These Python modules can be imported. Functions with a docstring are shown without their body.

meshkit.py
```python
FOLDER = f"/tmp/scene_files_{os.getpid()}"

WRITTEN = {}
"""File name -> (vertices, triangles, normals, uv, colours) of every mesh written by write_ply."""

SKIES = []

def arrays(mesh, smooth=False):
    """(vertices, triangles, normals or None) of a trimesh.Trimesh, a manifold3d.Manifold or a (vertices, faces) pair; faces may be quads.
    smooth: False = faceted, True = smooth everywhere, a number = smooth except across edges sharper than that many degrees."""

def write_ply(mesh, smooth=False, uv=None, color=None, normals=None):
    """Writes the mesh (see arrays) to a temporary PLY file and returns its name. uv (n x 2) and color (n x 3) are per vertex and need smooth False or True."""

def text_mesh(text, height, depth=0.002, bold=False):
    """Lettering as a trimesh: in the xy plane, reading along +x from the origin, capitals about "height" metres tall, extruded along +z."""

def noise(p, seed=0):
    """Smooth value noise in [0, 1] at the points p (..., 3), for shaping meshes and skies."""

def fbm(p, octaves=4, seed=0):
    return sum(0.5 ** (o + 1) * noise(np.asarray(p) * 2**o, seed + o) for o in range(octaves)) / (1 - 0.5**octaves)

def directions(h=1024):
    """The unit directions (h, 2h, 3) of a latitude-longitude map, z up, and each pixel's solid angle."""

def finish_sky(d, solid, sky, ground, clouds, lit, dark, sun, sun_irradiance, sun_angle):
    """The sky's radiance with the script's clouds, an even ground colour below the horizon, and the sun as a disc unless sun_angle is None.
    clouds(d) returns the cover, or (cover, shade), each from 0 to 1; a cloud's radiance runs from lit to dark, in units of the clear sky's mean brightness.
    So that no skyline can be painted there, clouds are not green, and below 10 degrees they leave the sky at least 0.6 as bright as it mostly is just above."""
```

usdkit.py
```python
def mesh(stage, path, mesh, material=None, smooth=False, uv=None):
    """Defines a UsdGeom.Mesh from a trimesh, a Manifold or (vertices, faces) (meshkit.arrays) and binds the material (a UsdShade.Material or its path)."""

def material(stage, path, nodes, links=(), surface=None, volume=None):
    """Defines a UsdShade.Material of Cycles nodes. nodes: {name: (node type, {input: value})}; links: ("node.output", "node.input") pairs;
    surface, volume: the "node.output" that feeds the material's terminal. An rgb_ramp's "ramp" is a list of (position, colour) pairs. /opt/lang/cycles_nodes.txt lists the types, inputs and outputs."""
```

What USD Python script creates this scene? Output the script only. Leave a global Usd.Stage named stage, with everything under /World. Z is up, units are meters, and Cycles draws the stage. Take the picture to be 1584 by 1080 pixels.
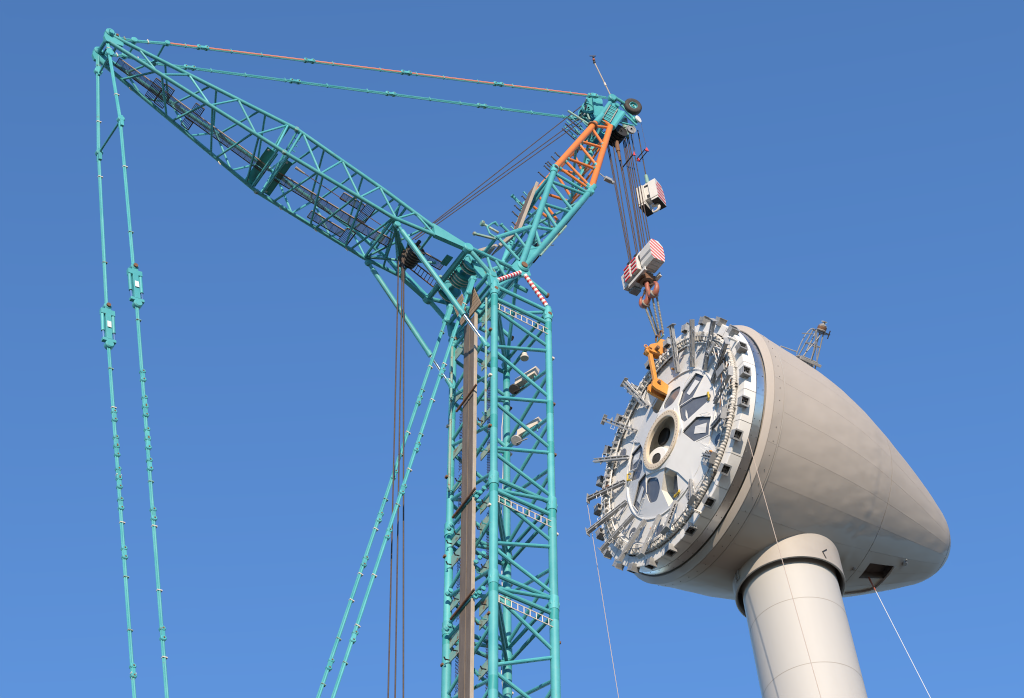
import math, random
import numpy as np, trimesh, usdkit, meshkit, shapely
from shapely.geometry import Polygon, Point
from shapely import affinity
from pxr import Usd, UsdGeom, UsdLux, UsdShade, Gf, Sdf, Vt

# ------------------------------------------------------------------ stage, camera, sky, sun, exposure
stage = Usd.Stage.CreateInMemory()
UsdGeom.SetStageUpAxis(stage, "Z"); UsdGeom.SetStageMetersPerUnit(stage, 1.0)
UsdGeom.Xform.Define(stage, "/World"); stage.SetDefaultPrim(stage.GetPrimAtPath("/World"))
UsdGeom.Scope.Define(stage, "/World/Looks")

PITCH, ROLL = math.radians(44), math.radians(8)          # a telephoto view upwards, held slightly tilted
CAM = np.array([0, 0, 1.7])
FWD = np.array([0, math.cos(PITCH), math.sin(PITCH)])
U0 = np.array([0, -math.sin(PITCH), math.cos(PITCH)]); R0 = np.array([1.0, 0, 0])
RGT = math.cos(ROLL) * R0 - math.sin(ROLL) * U0
UPV = math.cos(ROLL) * U0 + math.sin(ROLL) * R0
cam = UsdGeom.Camera.Define(stage, "/World/camera")
M = Gf.Matrix4d(*[float(x) for row in (np.r_[RGT, 0], np.r_[UPV, 0], np.r_[-FWD, 0], np.r_[CAM, 1]) for x in row])
cam.AddTransformOp().Set(M)
cam.CreateHorizontalApertureAttr(36.0); cam.CreateVerticalApertureAttr(36.0 * 698 / 1024)
cam.CreateFocalLengthAttr(4000 / 1584 * 36.0)
cam.CreateClippingRangeAttr(Gf.Vec2f(0.5, 20000))
EXPOSURE = 0.60
cam.CreateExposureAttr(EXPOSURE)

SUN_EL, SUN_AZ = math.radians(22), math.radians(8)     # behind the camera, a little to its right
SUN = np.array([math.sin(SUN_AZ) * math.cos(SUN_EL), -math.cos(SUN_AZ) * math.cos(SUN_EL), math.sin(SUN_EL)])
usdkit.material(stage, "/World/Looks/sky", {
    "s": ("sky_texture", {"sky_type": "single_scattering", "sun_disc": False, "sun_elevation": SUN_EL, "sun_rotation": math.atan2(SUN[0], SUN[1]),
                          "altitude": 100.0, "air_density": 1.2, "aerosol_density": 0.0, "ozone_density": 8.0}),
    "b": ("background_shader", {"strength": 0.15})}, [("s.color", "b.color")], surface="b.background")
dome = UsdLux.DomeLight.Define(stage, "/World/sky"); dome.CreateIntensityAttr(1.0)
UsdShade.MaterialBindingAPI.Apply(dome.GetPrim()).Bind(UsdShade.Material.Get(stage, "/World/Looks/sky"))
dome.GetPrim().SetCustomDataByKey("kind", "structure")
sun = UsdLux.DistantLight.Define(stage, "/World/sun")
sun.CreateIntensityAttr(1.06); sun.CreateAngleAttr(0.53); sun.CreateColorAttr(Gf.Vec3f(1.0, 0.84, 0.65)); sun.CreateNormalizeAttr(True)
zx = np.cross([0, 0, 1], SUN); zx /= np.linalg.norm(zx); zy = np.cross(SUN, zx)
sun.AddTransformOp().Set(Gf.Matrix4d(*[float(x) for row in (np.r_[zx, 0], np.r_[zy, 0], np.r_[SUN, 0], [0, 0, 0, 1]) for x in row]))

# ------------------------------------------------------------------ materials
def mat(name, c1, c2=None, rough=0.5, scale=3.0, metal=0.0, spec=0.5, rust=None, rust_at=0.68, bump=0.0, bscale=20.0, detail=4.0, streak=None, vary=0.0):
    p = "/World/Looks/" + name
    k = 1.0 if metal > .5 else .60                          # everything on site is a little weathered
    c1, c2, rust = ([x * k for x in c] if c else None for c in (c1, c2, rust))
    nodes = {"g": ("geometry", {}), "n": ("noise_texture", {"scale": scale, "detail": detail, "roughness": 0.6}),
             "r": ("rgb_ramp", {"ramp": [(0.3, c1), (0.7, c2 or c1)]}),
             "p": ("principled_bsdf", {"roughness": rough, "metallic": metal, "specular_ior_level": spec})}
    links = [("g.position", "n.vector"), ("n.fac", "r.fac")]
    col = "r.color"
    if streak:
        nodes["mp"] = ("mapping", {"scale": streak}); nodes["n"][1]["scale"] = 1.0
        links[0] = ("g.position", "mp.vector"); links.append(("mp.vector", "n.vector"))
    if rust:
        nodes["n2"] = ("noise_texture", {"scale": 2.3, "detail": 8.0, "roughness": 0.75})
        nodes["m2"] = ("map_range", {"from_min": rust_at, "from_max": rust_at + 0.05, "clamp": True})
        nodes["x"] = ("mix", {"color2": rust})
        links += [("g.position", "n2.vector"), ("n2.fac", "m2.value"), ("m2.result", "x.fac"), (col, "x.color1")]
        col = "x.color"
    if vary:                                                # each piece has faded a little differently
        nodes["oi"] = ("object_info", {}); nodes["vr"] = ("map_range", {"from_min": 0.0, "from_max": 1.0, "to_min": 1.0 - vary, "to_max": 1.0 + vary * .6})
        nodes["hs"] = ("hsv", {}); links += [("oi.random", "vr.value"), ("vr.result", "hs.value"), (col, "hs.color")]; col = "hs.color"
    links.append((col, "p.base_color"))
    if bump:
        nodes["nb"] = ("noise_texture", {"scale": bscale, "detail": 5.0}); nodes["b"] = ("bump", {"strength": bump, "distance": 0.05})
        links += [("g.position", "nb.vector"), ("nb.fac", "b.height"), ("b.normal", "p.normal")]
    return usdkit.material(stage, p, nodes, links, surface="p.BSDF")

TEAL = mat("teal_paint", (.085, .505, .55), (.145, .60, .625), .5, 1.1, rust=(.28, .20, .14), rust_at=.64, vary=.16)
TEAL2 = mat("fresh_teal_paint", (.05, .42, .42), (.07, .46, .45), .4, 1.5)
TEALW = mat("worn_teal_paint", (.20, .52, .48), (.42, .52, .42), .55, 2.0, rust=(.30, .20, .11), rust_at=.54)
ORANGE = mat("orange_paint", (1.0, .27, .05), (1.0, .31, .065), .42, 1.5, rust=(.4, .16, .08), rust_at=.72, vary=.06)
YELLOW = mat("amber_paint", (.96, .39, .075), (1.0, .45, .09), .42, 3.0, rust=(.30, .14, .05), rust_at=.68)
SALMON = mat("faded_orange_paint", (.92, .30, .16), (.98, .38, .23), .5, 1.0)
TROUGH = mat("rope_trough_steel", (.17, .13, .098), (.25, .195, .15), .7, streak=(6, 6, .35), detail=6)
TROUGH_EDGE = mat("pale_worn_steel", (.50, .42, .34), (.62, .53, .43), .6, 2.0)
WOOD = mat("weathered_board", (.36, .25, .17), (.50, .36, .25), .8, streak=(9, 9, 1.2), detail=6)
RUST = mat("rusty_steel", (.20, .095, .05), (.30, .16, .09), .8, 4.0)
CABLE = mat("wire_rope", (.075, .048, .036), (.13, .085, .06), .6, 6.0)
SLINGM = mat("grey_sling_rope", (.36, .34, .29), (.50, .47, .40), .9, 14.0)
CHROME = mat("chromed_steel", (.80, .80, .82), None, .18, metal=1.0)
GALV = mat("galvanised_steel", (.40, .41, .42), (.56, .56, .56), .5, 4.0, metal=.15, vary=.2)
GRATE = mat("walkway_grating", (.17, .14, .13), (.25, .21, .19), .6, 3.0)
GRATE_EDGE = mat("grating_edge_steel", (.42, .31, .24), (.52, .40, .32), .6, 3.0)
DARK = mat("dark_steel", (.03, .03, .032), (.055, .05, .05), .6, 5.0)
BLACK = mat("black_rubber", (.018, .018, .02), (.035, .033, .033), .75, 8.0)
RUBBER = mat("tyre_rubber", (.05, .045, .042), (.085, .075, .07), .8, 6.0)
WHITE = mat("white_paint", (.90, .87, .82), (.97, .95, .91), .4, 2.5, rust=(.42, .34, .25), rust_at=.72)
CREAM = mat("cream_plastic", (.90, .79, .67), (.96, .86, .75), .5, 2.0)
RED = mat("red_paint", (.85, .05, .06), (.95, .075, .08), .45, 3.0)
HOOKRED = mat("worn_red_paint", (.46, .10, .06), (.56, .22, .14), .5, 5.0, rust=(.35, .2, .14), rust_at=.56)
LINE = mat("pale_line", (.62, .50, .42), (.70, .58, .5), .9, 5.0)
GREY = mat("generator_paint", (1.02, 1.01, .99), (1.09, 1.08, 1.06), .45, 1.2, vary=.05)
GREY2 = mat("generator_rim_paint", (1.10, 1.08, 1.04), (1.17, 1.15, 1.11), .42, 1.0, vary=.06)
COIL = mat("wrapped_cable", (.68, .65, .60), (.90, .87, .82), .8, 9.0, rust=(.12, .10, .09), rust_at=.66)
FLANGE = mat("machined_flange", (.98, .80, .58), (1.05, .90, .70), .5, 8.0)
PANE = mat("smoked_panel", (.16, .18, .23), (.20, .225, .27), .25, 3.0)
HOLLOW = mat("hub_cavity_paint", (1.05, 1.03, .95), (1.15, 1.12, 1.04), .5, 2.0)
PAPER = mat("white_sheet", (1.0, 1.0, 1.0), None, .7)
STEEL = mat("polished_steel_band", (.62, .60, .57), (.74, .72, .69), .33, 1.4, metal=1.0, bump=.08, bscale=3.0)
ANTIRUST = mat("tower_paint", (.66, .64, .61), (.69, .67, .64), .62, .35, streak=(1.2, 1.2, .12))
SEAMM = mat("seam_sealant", (.50, .46, .41), None, .6)
NACELLE = mat("nacelle_skin", (.60, .54, .488), (.63, .567, .513), .7, 1.0, spec=.12, streak=(.5, .5, .35), detail=6, bump=.03, bscale=2.2)
NACELLE2 = mat("nacelle_skin_pale", (.61, .55, .498), (.64, .577, .523), .7, 1.0, spec=.12, streak=(.6, .5, .35), detail=6, bump=.03, bscale=2.1)
COLLARM = mat("collar_skin", (.54, .49, .44), (.59, .54, .49), .6, 1.0)
GROUND = mat("field", (.11, .075, .04), (.17, .12, .07), .95, .02, detail=8)
YEL = mat("yellow_paint", (.78, .55, .05), None, .5)
BLUE = mat("blue_cable", (.05, .22, .45), None, .5)
GLASSY = mat("lamp_lens", (.55, .50, .46), None, .12, metal=.6)

# ------------------------------------------------------------------ helpers
used = {}
def numbered(path):
    k = used.get(path, 0); used[path] = k + 1
    return path if k == 0 else "%s_%03d" % (path, k)

class Thing:
    def __init__(s, name, label, cat, base, group=None):
        s.base = np.asarray(base, float); s.path = numbered("/World/" + name)
        x = UsdGeom.Xform.Define(stage, s.path); x.AddTranslateOp().Set(Gf.Vec3d(*map(float, s.base)))
        p = x.GetPrim(); p.SetCustomDataByKey("label", label); p.SetCustomDataByKey("category", cat)
        if group: p.SetCustomDataByKey("group", group)
    def part(s, name, mesh, m, parent=None, smooth=35, label=None, kind=None):
        path = numbered((parent or s.path) + "/" + name)
        v, f = (mesh.vertices, mesh.faces)
        usdkit.mesh(stage, path, trimesh.Trimesh(np.asarray(v) - s.base, f, process=False), m, smooth=smooth)
        p = stage.GetPrimAtPath(path)
        if label: p.SetCustomDataByKey("label", label)
        if kind: p.SetCustomDataByKey("kind", kind)
        return path
    def group(s, name, label=None):
        path = numbered(s.path + "/" + name)
        p = UsdGeom.Xform.Define(stage, path).GetPrim()
        if label: p.SetCustomDataByKey("label", label)
        return path

def nrm(v): v = np.asarray(v, float); return v / np.linalg.norm(v)
def cat(*ms):
    ms = [m for x in ms for m in (x if isinstance(x, (list, tuple)) else [x])]
    V, F, k = [], [], 0
    for m in ms:
        V.append(np.asarray(m.vertices)); F.append(np.asarray(m.faces) + k); k += len(m.vertices)
    return trimesh.Trimesh(np.vstack(V), np.vstack(F), process=False)
def basis(t):
    t = nrm(t); h = np.array([0, 0, 1.0]) if abs(t[2]) < .9 else np.array([1.0, 0, 0])
    a = nrm(np.cross(t, h)); return a, np.cross(t, a)
def ptube(pts, r, n=8, cap=True, closed=False):
    """a tube along a polyline, with mitred joints"""
    p = np.asarray(pts, float); r = np.broadcast_to(r, (len(p),))
    if closed: t = np.roll(p, -1, 0) - np.roll(p, 1, 0)
    else: t = np.gradient(p, axis=0)
    a, b = basis(t[0]); ang = np.arange(n) * 2 * np.pi / n; rings = []
    for i in range(len(p)):
        ti = nrm(t[i]); a = nrm(a - ti * (a @ ti)); b = np.cross(ti, a)
        rings.append(p[i] + r[i] * (np.cos(ang)[:, None] * a + np.sin(ang)[:, None] * b))
    v = np.vstack(rings); m = len(p); f = []
    for i in range(m if closed else m - 1):
        k = (i + 1) % m
        for j in range(n):
            l = (j + 1) % n
            f += [[i * n + j, i * n + l, k * n + l], [i * n + j, k * n + l, k * n + j]]
    if cap and not closed:
        v = np.vstack([v, p[0], p[-1]])
        for j in range(n):
            l = (j + 1) % n
            f += [[len(v) - 2, l, j], [len(v) - 1, (m - 1) * n + j, (m - 1) * n + l]]
    return trimesh.Trimesh(v, f, process=False)
def tube(p, q, r, n=10): return ptube([p, q], r, n)
def cone(p, q, r0, r1, n=10): return ptube([p, q], [r0, r1], n)
def box(c, ex, ey, ez, size):
    """chamfered box at c with axes ex ey ez and full sizes"""
    s = np.asarray(size, float) / 2; ch = min(.012, s.min() * .3)
    v = []
    for sx in (-1, 1):
        for sy in (-1, 1):
            for sz in (-1, 1):
                for k in range(3):
                    d = np.array([s[0] * sx, s[1] * sy, s[2] * sz]); 
                    for q in range(3):
                        if q != k: d[q] -= ch * (sx, sy, sz)[q]
                    v.append(d)
    m = trimesh.convex.convex_hull(np.array(v))
    A = np.stack([ex, ey, ez]); m.vertices = np.asarray(c) + np.asarray(m.vertices) @ A
    if np.linalg.det(A) < 0: m.invert()
    return trimesh.Trimesh(m.vertices, m.faces, process=False)
def bar(p, q, up, wd, ht):
    """a rectangular bar from p to q; up sets the direction of its height"""
    p, q = np.asarray(p, float), np.asarray(q, float); t = nrm(q - p); u = nrm(np.asarray(up) - t * (np.asarray(up) @ t))
    return box((p + q) / 2, t, np.cross(u, t), u, (np.linalg.norm(q - p), wd, ht))
def prism(poly, t, o, ex, ey, ez):
    """a 2-D outline (list of points, or shapely) in the plane ex, ey at o, from -t/2 to t/2 along ez"""
    P = poly if hasattr(poly, "exterior") else Polygon(poly)
    m = trimesh.creation.extrude_polygon(P, t, engine="earcut"); v = np.asarray(m.vertices) - [0, 0, t / 2]
    A = np.stack([ex, ey, ez]); f = np.asarray(m.faces)
    if np.linalg.det(A) < 0: f = f[:, ::-1]
    return trimesh.Trimesh(np.asarray(o) + v @ A, f, process=False)
def lathe(prof, o, ax, n=64, e=None, a0=0, a1=2 * np.pi):
    """profile of (radius, height) turned about ax at o"""
    prof = np.asarray(prof, float); ax = nrm(ax); x, y = (e if e is not None else basis(ax)); full = a1 - a0 > 6.28
    th = np.linspace(a0, a1, n + (0 if full else 1), endpoint=not full); k = len(th)
    v = np.asarray(o) + prof[:, 1][:, None, None] * ax + prof[:, 0][:, None, None] * (np.cos(th)[:, None] * x + np.sin(th)[:, None] * y)
    f = []
    for i in range(len(prof) - 1):
        for j in range(k if full else k - 1):
            l = (j + 1) % k
            f += [[i * k + j, i * k + l, (i + 1) * k + l], [i * k + j, (i + 1) * k + l, (i + 1) * k + j]]
    return trimesh.Trimesh(v.reshape(-1, 3), f, process=False)
def disc(c, ax, r, t, n=24, hole=0.0):
    """wheel or washer, ax is its axis"""
    c = np.asarray(c, float)
    if hole: return lathe([(hole, -t / 2), (r - .15 * t, -t / 2), (r, -t / 3), (r, t / 3), (r - .15 * t, t / 2), (hole, t / 2), (hole, -t / 2)], c, ax, n)
    return lathe([(0, -t / 2), (r - .15 * t, -t / 2), (r, -t / 3), (r, t / 3), (r - .15 * t, t / 2), (0, t / 2)], c, ax, n)
def sheave(c, ax, r, t=.12, n=28):
    return lathe([(.06, -t * .5), (r * .25, -t * .5), (r * .3, -t * .2), (r * .8, -t * .2), (r * .84, -t * .5), (r, -t * .5), (r * .9, -t * .08), (r * .9, t * .08), (r, t * .5), (r * .84, t * .5), (r * .8, t * .2), (r * .3, t * .2), (r * .25, t * .5), (.06, t * .5)], c, ax, n)
def sag(p, q, s, n=14):
    p, q = np.asarray(p, float), np.asarray(q, float); t = np.linspace(0, 1, n)[:, None]
    return p + (q - p) * t - np.array([0, 0, 1.0]) * 4 * s * t * (1 - t)
rng = random.Random(7)

# ------------------------------------------------------------------ ground
gv = [(0, 0, 0)] + [(3000 * math.cos(t), 3000 * math.sin(t), 0) for t in np.linspace(0, 2 * np.pi, 48, endpoint=False)]
gf = [[0, 1 + i, 1 + (i + 1) % 48] for i in range(48)]
usdkit.mesh(stage, "/World/ground", trimesh.Trimesh(gv, gf, process=False), GROUND)
stage.GetPrimAtPath("/World/ground").SetCustomDataByKey("kind", "structure")

# ------------------------------------------------------------------ wind turbine: tower, collar, nacelle
NAX = nrm([.79977846, .59490266, -.08028222])            # nacelle axis, from the generator towards the tail
DC = np.array([6.95439423, 93.80859001, 84.5029288])     # centre of the generator's front face
E1 = nrm(np.cross(NAX, [0, 0, 1])); E2 = np.cross(E1, NAX)
TOWER_AT = np.array([11.45, 97.153, 0.0])
PROF = np.array([[1.37, 6.65], [2.19, 6.54], [3.01, 6.43], [3.83, 6.33], [4.64, 6.22], [5.43, 6.08], [6.22, 5.91], [6.99, 5.71], [7.75, 5.48], [8.49, 5.23], [9.2, 4.94], [9.9, 4.65], [10.56, 4.36], [11.2, 4.08], [11.82, 3.8], [12.4, 3.53], [12.95, 3.26], [13.46, 3.0], [13.94, 2.75], [14.39, 2.5], [14.79, 2.27], [15.16, 2.06], [15.48, 1.83], [15.77, 1.57], [16.01, 1.31], [16.21, 1.05], [16.36, .79], [16.47, .53], [16.54, .26], [16.56, 0.0]])
def ring_pt(r, deg, s):
    t = math.radians(deg); return DC + NAX * s + r * (math.cos(t) * E1 + math.sin(t) * E2)
def nac(s, deg, lift=0.0): return ring_pt(np.interp(s, PROF[:, 0], PROF[:, 1]) + lift, deg, s)

wt = Thing("wind_turbine", "tall pale wind turbine with egg-shaped beige nacelle on a white tower", "wind turbine", TOWER_AT)
ZR = 77.17                                               # height of the collar's lower rim
tr = lambda z: 2.279 + .0103358 * (ZR - z)
wt.part("tower", lathe([(tr(z), z) for z in np.linspace(0, ZR + 2.2, 40)], TOWER_AT, [0, 0, 1], 128), ANTIRUST, smooth=True)
for z in (74.97, 71.19, 67.3, 63.4):
    wt.part("tower_seam", lathe([(tr(z) + .002, z - .02), (tr(z) + .006, z - .012), (tr(z) + .006, z + .012), (tr(z) + .002, z + .02)], TOWER_AT, [0, 0, 1], 128), SEAMM, smooth=True)
cl = wt.part("tower_collar", lathe([(2.50, ZR + 3.4), (2.50, ZR + .1), (2.53, ZR + .01), (2.57, ZR - .03), (2.61, ZR - .01), (2.63, ZR + .06), (2.63, ZR + 3.4)], TOWER_AT, [0, 0, 1], 128), COLLARM, smooth=35)
wt.part("rim_lip", lathe([(2.632, ZR + .10), (2.646, ZR + .06), (2.638, ZR - .02), (2.58, ZR - .045)], TOWER_AT, [0, 0, 1], 128), COLLARM, parent=cl)
# small ladder bracket on the collar's left side and the black angle marks at its right
ca = lambda deg, r, z: TOWER_AT + np.array([r * math.cos(math.radians(deg)), r * math.sin(math.radians(deg)), z])
lb = [bar(ca(-159 + k * 6, 2.68, ZR + .25), ca(-157 + k * 6, 2.68, ZR + 1.15), ca(-158, 1, 0) - TOWER_AT, .05, .05) for k in range(2)]
lb += [bar(ca(-159, 2.69, ZR + .3 + .15 * k), ca(-152, 2.69, ZR + .3 + .15 * k), [0, 0, 1], .03, .03) for k in range(6)]
wt.part("collar_bracket", cat(lb), TEALW if False else GALV, parent=cl)
wt.part("corner_mark", cat(bar(ca(-52, 2.655, ZR + .45), ca(-45, 2.655, ZR + .72), [0, 0, 1], .03, .05), bar(ca(-52, 2.655, ZR + .48), ca(-49, 2.655, ZR + .10), [0, 0, 1], .03, .045)), DARK, parent=cl)

# nacelle: an inner shell and skin panels laid on it with open joints
SEAMS = [1.42, 2.02, 9.72, 15.7]
core = lathe([(5.9, 1.22), (6.36, 1.24), (6.50, 1.36)] + [(r - .48, s) for s, r in PROF[1:-6]] + [(0.0, 15.9)], DC, NAX, 96, (E1, E2))
nc = wt.part("nacelle", core, SEAMM, smooth=True)
wt.part("front_lip", lathe([(6.30, 1.24), (6.35, 1.15), (6.39, 1.14), (6.62, 1.33), (6.67, 1.38), (6.67, 1.41), (6.56, 1.42)], DC, NAX, 128, (E1, E2)), NACELLE, parent=nc)
HATCH = (10.32, 12.0, -86.3, -73.2)                       # s0 s1 deg0 deg1 of the open hatch under the tail
def skin(s0, s1, d0, d1, seed, lift=0.0, hatch=None, ns=22, nd=8):
    ss = np.linspace(s0, s1, ns); dd = np.linspace(d0, d1, nd)
    if hatch:
        ss = np.unique(np.r_[np.linspace(s0, hatch[0], 5), np.linspace(hatch[0], hatch[1], 8), np.linspace(hatch[1], s1, 14)])
        dd = np.unique(np.clip(np.r_[np.linspace(d0, max(d0, hatch[2]), 4), np.linspace(max(d0, hatch[2]), min(d1, hatch[3]), 5), np.linspace(min(d1, hatch[3]), d1, 4)], d0, d1))
    S, D = np.meshgrid(ss, dd, indexing="ij"); rr = np.interp(S, PROF[:, 0], PROF[:, 1]) + lift
    t = np.radians(D); q = np.stack([S * .55, np.cos(t) * rr * .75, np.sin(t) * rr * .75], -1)
    mid = np.sqrt(np.clip(np.sin(np.pi * (S - s0) / (s1 - s0)), 0, 1) * np.clip(np.sin(np.pi * (D - d0) / (d1 - d0)), 0, 1))
    dent = (meshkit.fbm(q * 1.6, 3, 5) - .5) * .07 * (1 + 1.2 * np.exp(-((S - 8.6) / 1.0) ** 2) * (D < 10)) - .01 * mid
    q2 = np.stack([S * 3.4, np.cos(t) * 2.2, np.sin(t) * 2.2 + S * .5], -1)
    dent = dent + (meshkit.fbm(q2, 3, 9) - .5) * .075 * np.exp(-((S - 8.7) / .95) ** 2) * np.clip((20 - D) / 30, 0, 1) * np.clip((D + 150) / 30, 0, 1)
    dent = dent * (.35 + .65 * mid); rr = rr + dent
    P = DC + S[..., None] * NAX + rr[..., None] * (np.cos(t)[..., None] * E1 + np.sin(t)[..., None] * E2)
    ns, nd = S.shape; V = [P.reshape(-1, 3)]; F = []
    idx = lambda i, j: i * nd + j
    for i in range(ns - 1):
        for j in range(nd - 1):
            sm, dm = (ss[i] + ss[i + 1]) / 2, (dd[j] + dd[j + 1]) / 2
            if hatch and hatch[0] < sm < hatch[1] and hatch[2] < dm < hatch[3]: continue
            F += [[idx(i, j), idx(i, j + 1), idx(i + 1, j + 1)], [idx(i, j), idx(i + 1, j + 1), idx(i + 1, j)]]
    # turned-in edges
    edge = [idx(i, 0) for i in range(ns)] + [idx(ns - 1, j) for j in range(1, nd)] + [idx(i, nd - 1) for i in range(ns - 2, -1, -1)] + [idx(0, j) for j in range(nd - 2, 0, -1)]
    E = P.reshape(-1, 3)[edge]; sc = (E - DC) @ NAX; ctr = DC + sc[:, None] * NAX
    inner = E + (ctr - E) / np.maximum(np.linalg.norm(ctr - E, axis=1, keepdims=True), .01) * .07
    k = ns * nd; V.append(E); V.append(inner); m = len(edge)
    for i in range(m):
        j = (i + 1) % m
        if hatch and all(hatch[0] - .01 < S.ravel()[edge[e_]] < hatch[1] + .01 and hatch[2] - .5 < D.ravel()[edge[e_]] < hatch[3] + .5 for e_ in (i, j)): continue
        F += [[k + i, k + m + j, k + j], [k + i, k + m + i, k + m + j]]
    return trimesh.Trimesh(np.vstack(V), F, process=False)
NP = 24
for k in range(NP):
    d0 = -180 + 360 / NP * k - 5.0; d1 = d0 + 360 / NP
    g = lambda s: math.degrees(.0038 / max(np.interp(s, PROF[:, 0], PROF[:, 1]), .5))
    m = (NACELLE, NACELLE2)[(k * 7 // 3) % 2]
    if k % 2 == 0: wt.part("front_skin", skin(1.43, 2.0, d0 + g(2), d1 + 360 / NP - g(2), k, .02, ns=4, nd=14), m, parent=nc)
    wt.part("skin_panel", skin(2.03, 9.71, d0 + g(6), d1 - g(6), k, ns=56, nd=14), m, parent=nc)
    hk = HATCH if (d0 < HATCH[3] and d1 > HATCH[2]) else None
    wt.part("tail_panel", skin(9.74, 15.68, d0 + g(12), d1 - g(12), k + 50, hatch=hk), m, parent=nc)
tail = [(r, s) for s, r in PROF if s > 15.7]
wt.part("tail_cap", lathe([(np.interp(15.72, PROF[:, 0], PROF[:, 1]), 15.72)] + tail, DC, NAX, 64, (E1, E2)), NACELLE2, parent=nc, smooth=True)
wt.part("seam_ring", lathe([(6.545, 2.02), (6.572, 2.03), (6.572, 2.10), (6.55, 2.11)], DC, NAX, 128, (E1, E2)), COLLARM, parent=nc)
# open hatch with its recessed door and rim
hs = [(HATCH[0], HATCH[2]), (HATCH[1], HATCH[2]), (HATCH[1], HATCH[3]), (HATCH[0], HATCH[3])]
o_ = [nac(s, dg, -.02) for s, dg in hs]; i_ = [nac(s, dg, -.42) for s, dg in hs]
wt.part("hatch_recess", trimesh.Trimesh(o_ + i_, [[0, 1, 5], [0, 5, 4], [1, 2, 6], [1, 6, 5], [2, 3, 7], [2, 7, 6], [3, 0, 4], [3, 4, 7], [4, 5, 6], [4, 6, 7]], process=False), GRATE, parent=nc, smooth=False)
rim = [nac(s, dg, .03) for s, dg in [(12.06, -73.0)] + [(12.08, -73 - 4 * k) for k in range(1, 8)] + [(11.6, -104.5), (11.0, -105), (10.4, -105.2)]]
wt.part("hatch_rim", ptube(rim, .06, 8), COLLARM, parent=nc)
sn = nac(12.63, -69.15, .05)
wt.part("tail_sensor", cat(disc(sn, nrm(nac(12.63, -69.15, 1) - nac(12.63, -69.15)), .13, .16), bar(sn + .05 * E1, sn + .3 * E1 - .1 * NAX, E2, .05, .05)), GALV, parent=nc)
hp = nac(9.45, -78.6, .005)
wt.part("drain_port", disc(hp, nrm(nac(9.45, -78.6, 1) - hp), .13, .05, hole=.07), GALV, parent=nc)
for k in range(36):
    q = nac(1.75, -150 + k * 6.1, .022); 
    wt.part("rivet", disc(q, nrm(q - DC - NAX * 1.75), .022, .02, 6), DARK, parent=nc)

# ------------------------------------------------------------------ weather mast with obstruction light on the nacelle
MS, MD = 5.05, 37.0
mo = nac(MS, MD); mz = nrm(nac(MS, MD + 9, 1) - nac(MS, MD + 9)); mx = nrm(NAX - mz * (NAX @ mz)); my = np.cross(mz, mx)
mp = lambda x, y, z: mo + (mx * x + my * y + mz * z) * .86
wm = Thing("weather_mast", "small galvanised rack with hoop rail and warning lamp on the nacelle roof", "weather mast", mo)
legs = [(-.55, -.35), (.5, -.35), (-.55, .35), (.5, .35)]
for x, y in legs: wm.part("leg", tube(mp(x, y, -.3), mp(x * .45 + .1, y * .6, 2.0), .035, 8), GALV)
for z, k in ((.25, 1.0), (1.15, .72)):
    c = [mp(x * k * (1 if z < 1 else .95) + (.05 if z > 1 else 0), y * k, z) for x, y in (legs[0], legs[1], legs[3], legs[2])]
    for i in range(4): wm.part("cross_bar", tube(c[i], c[(i + 1) % 4], .04 if z < 1 else .03, 8), GALV)
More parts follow.
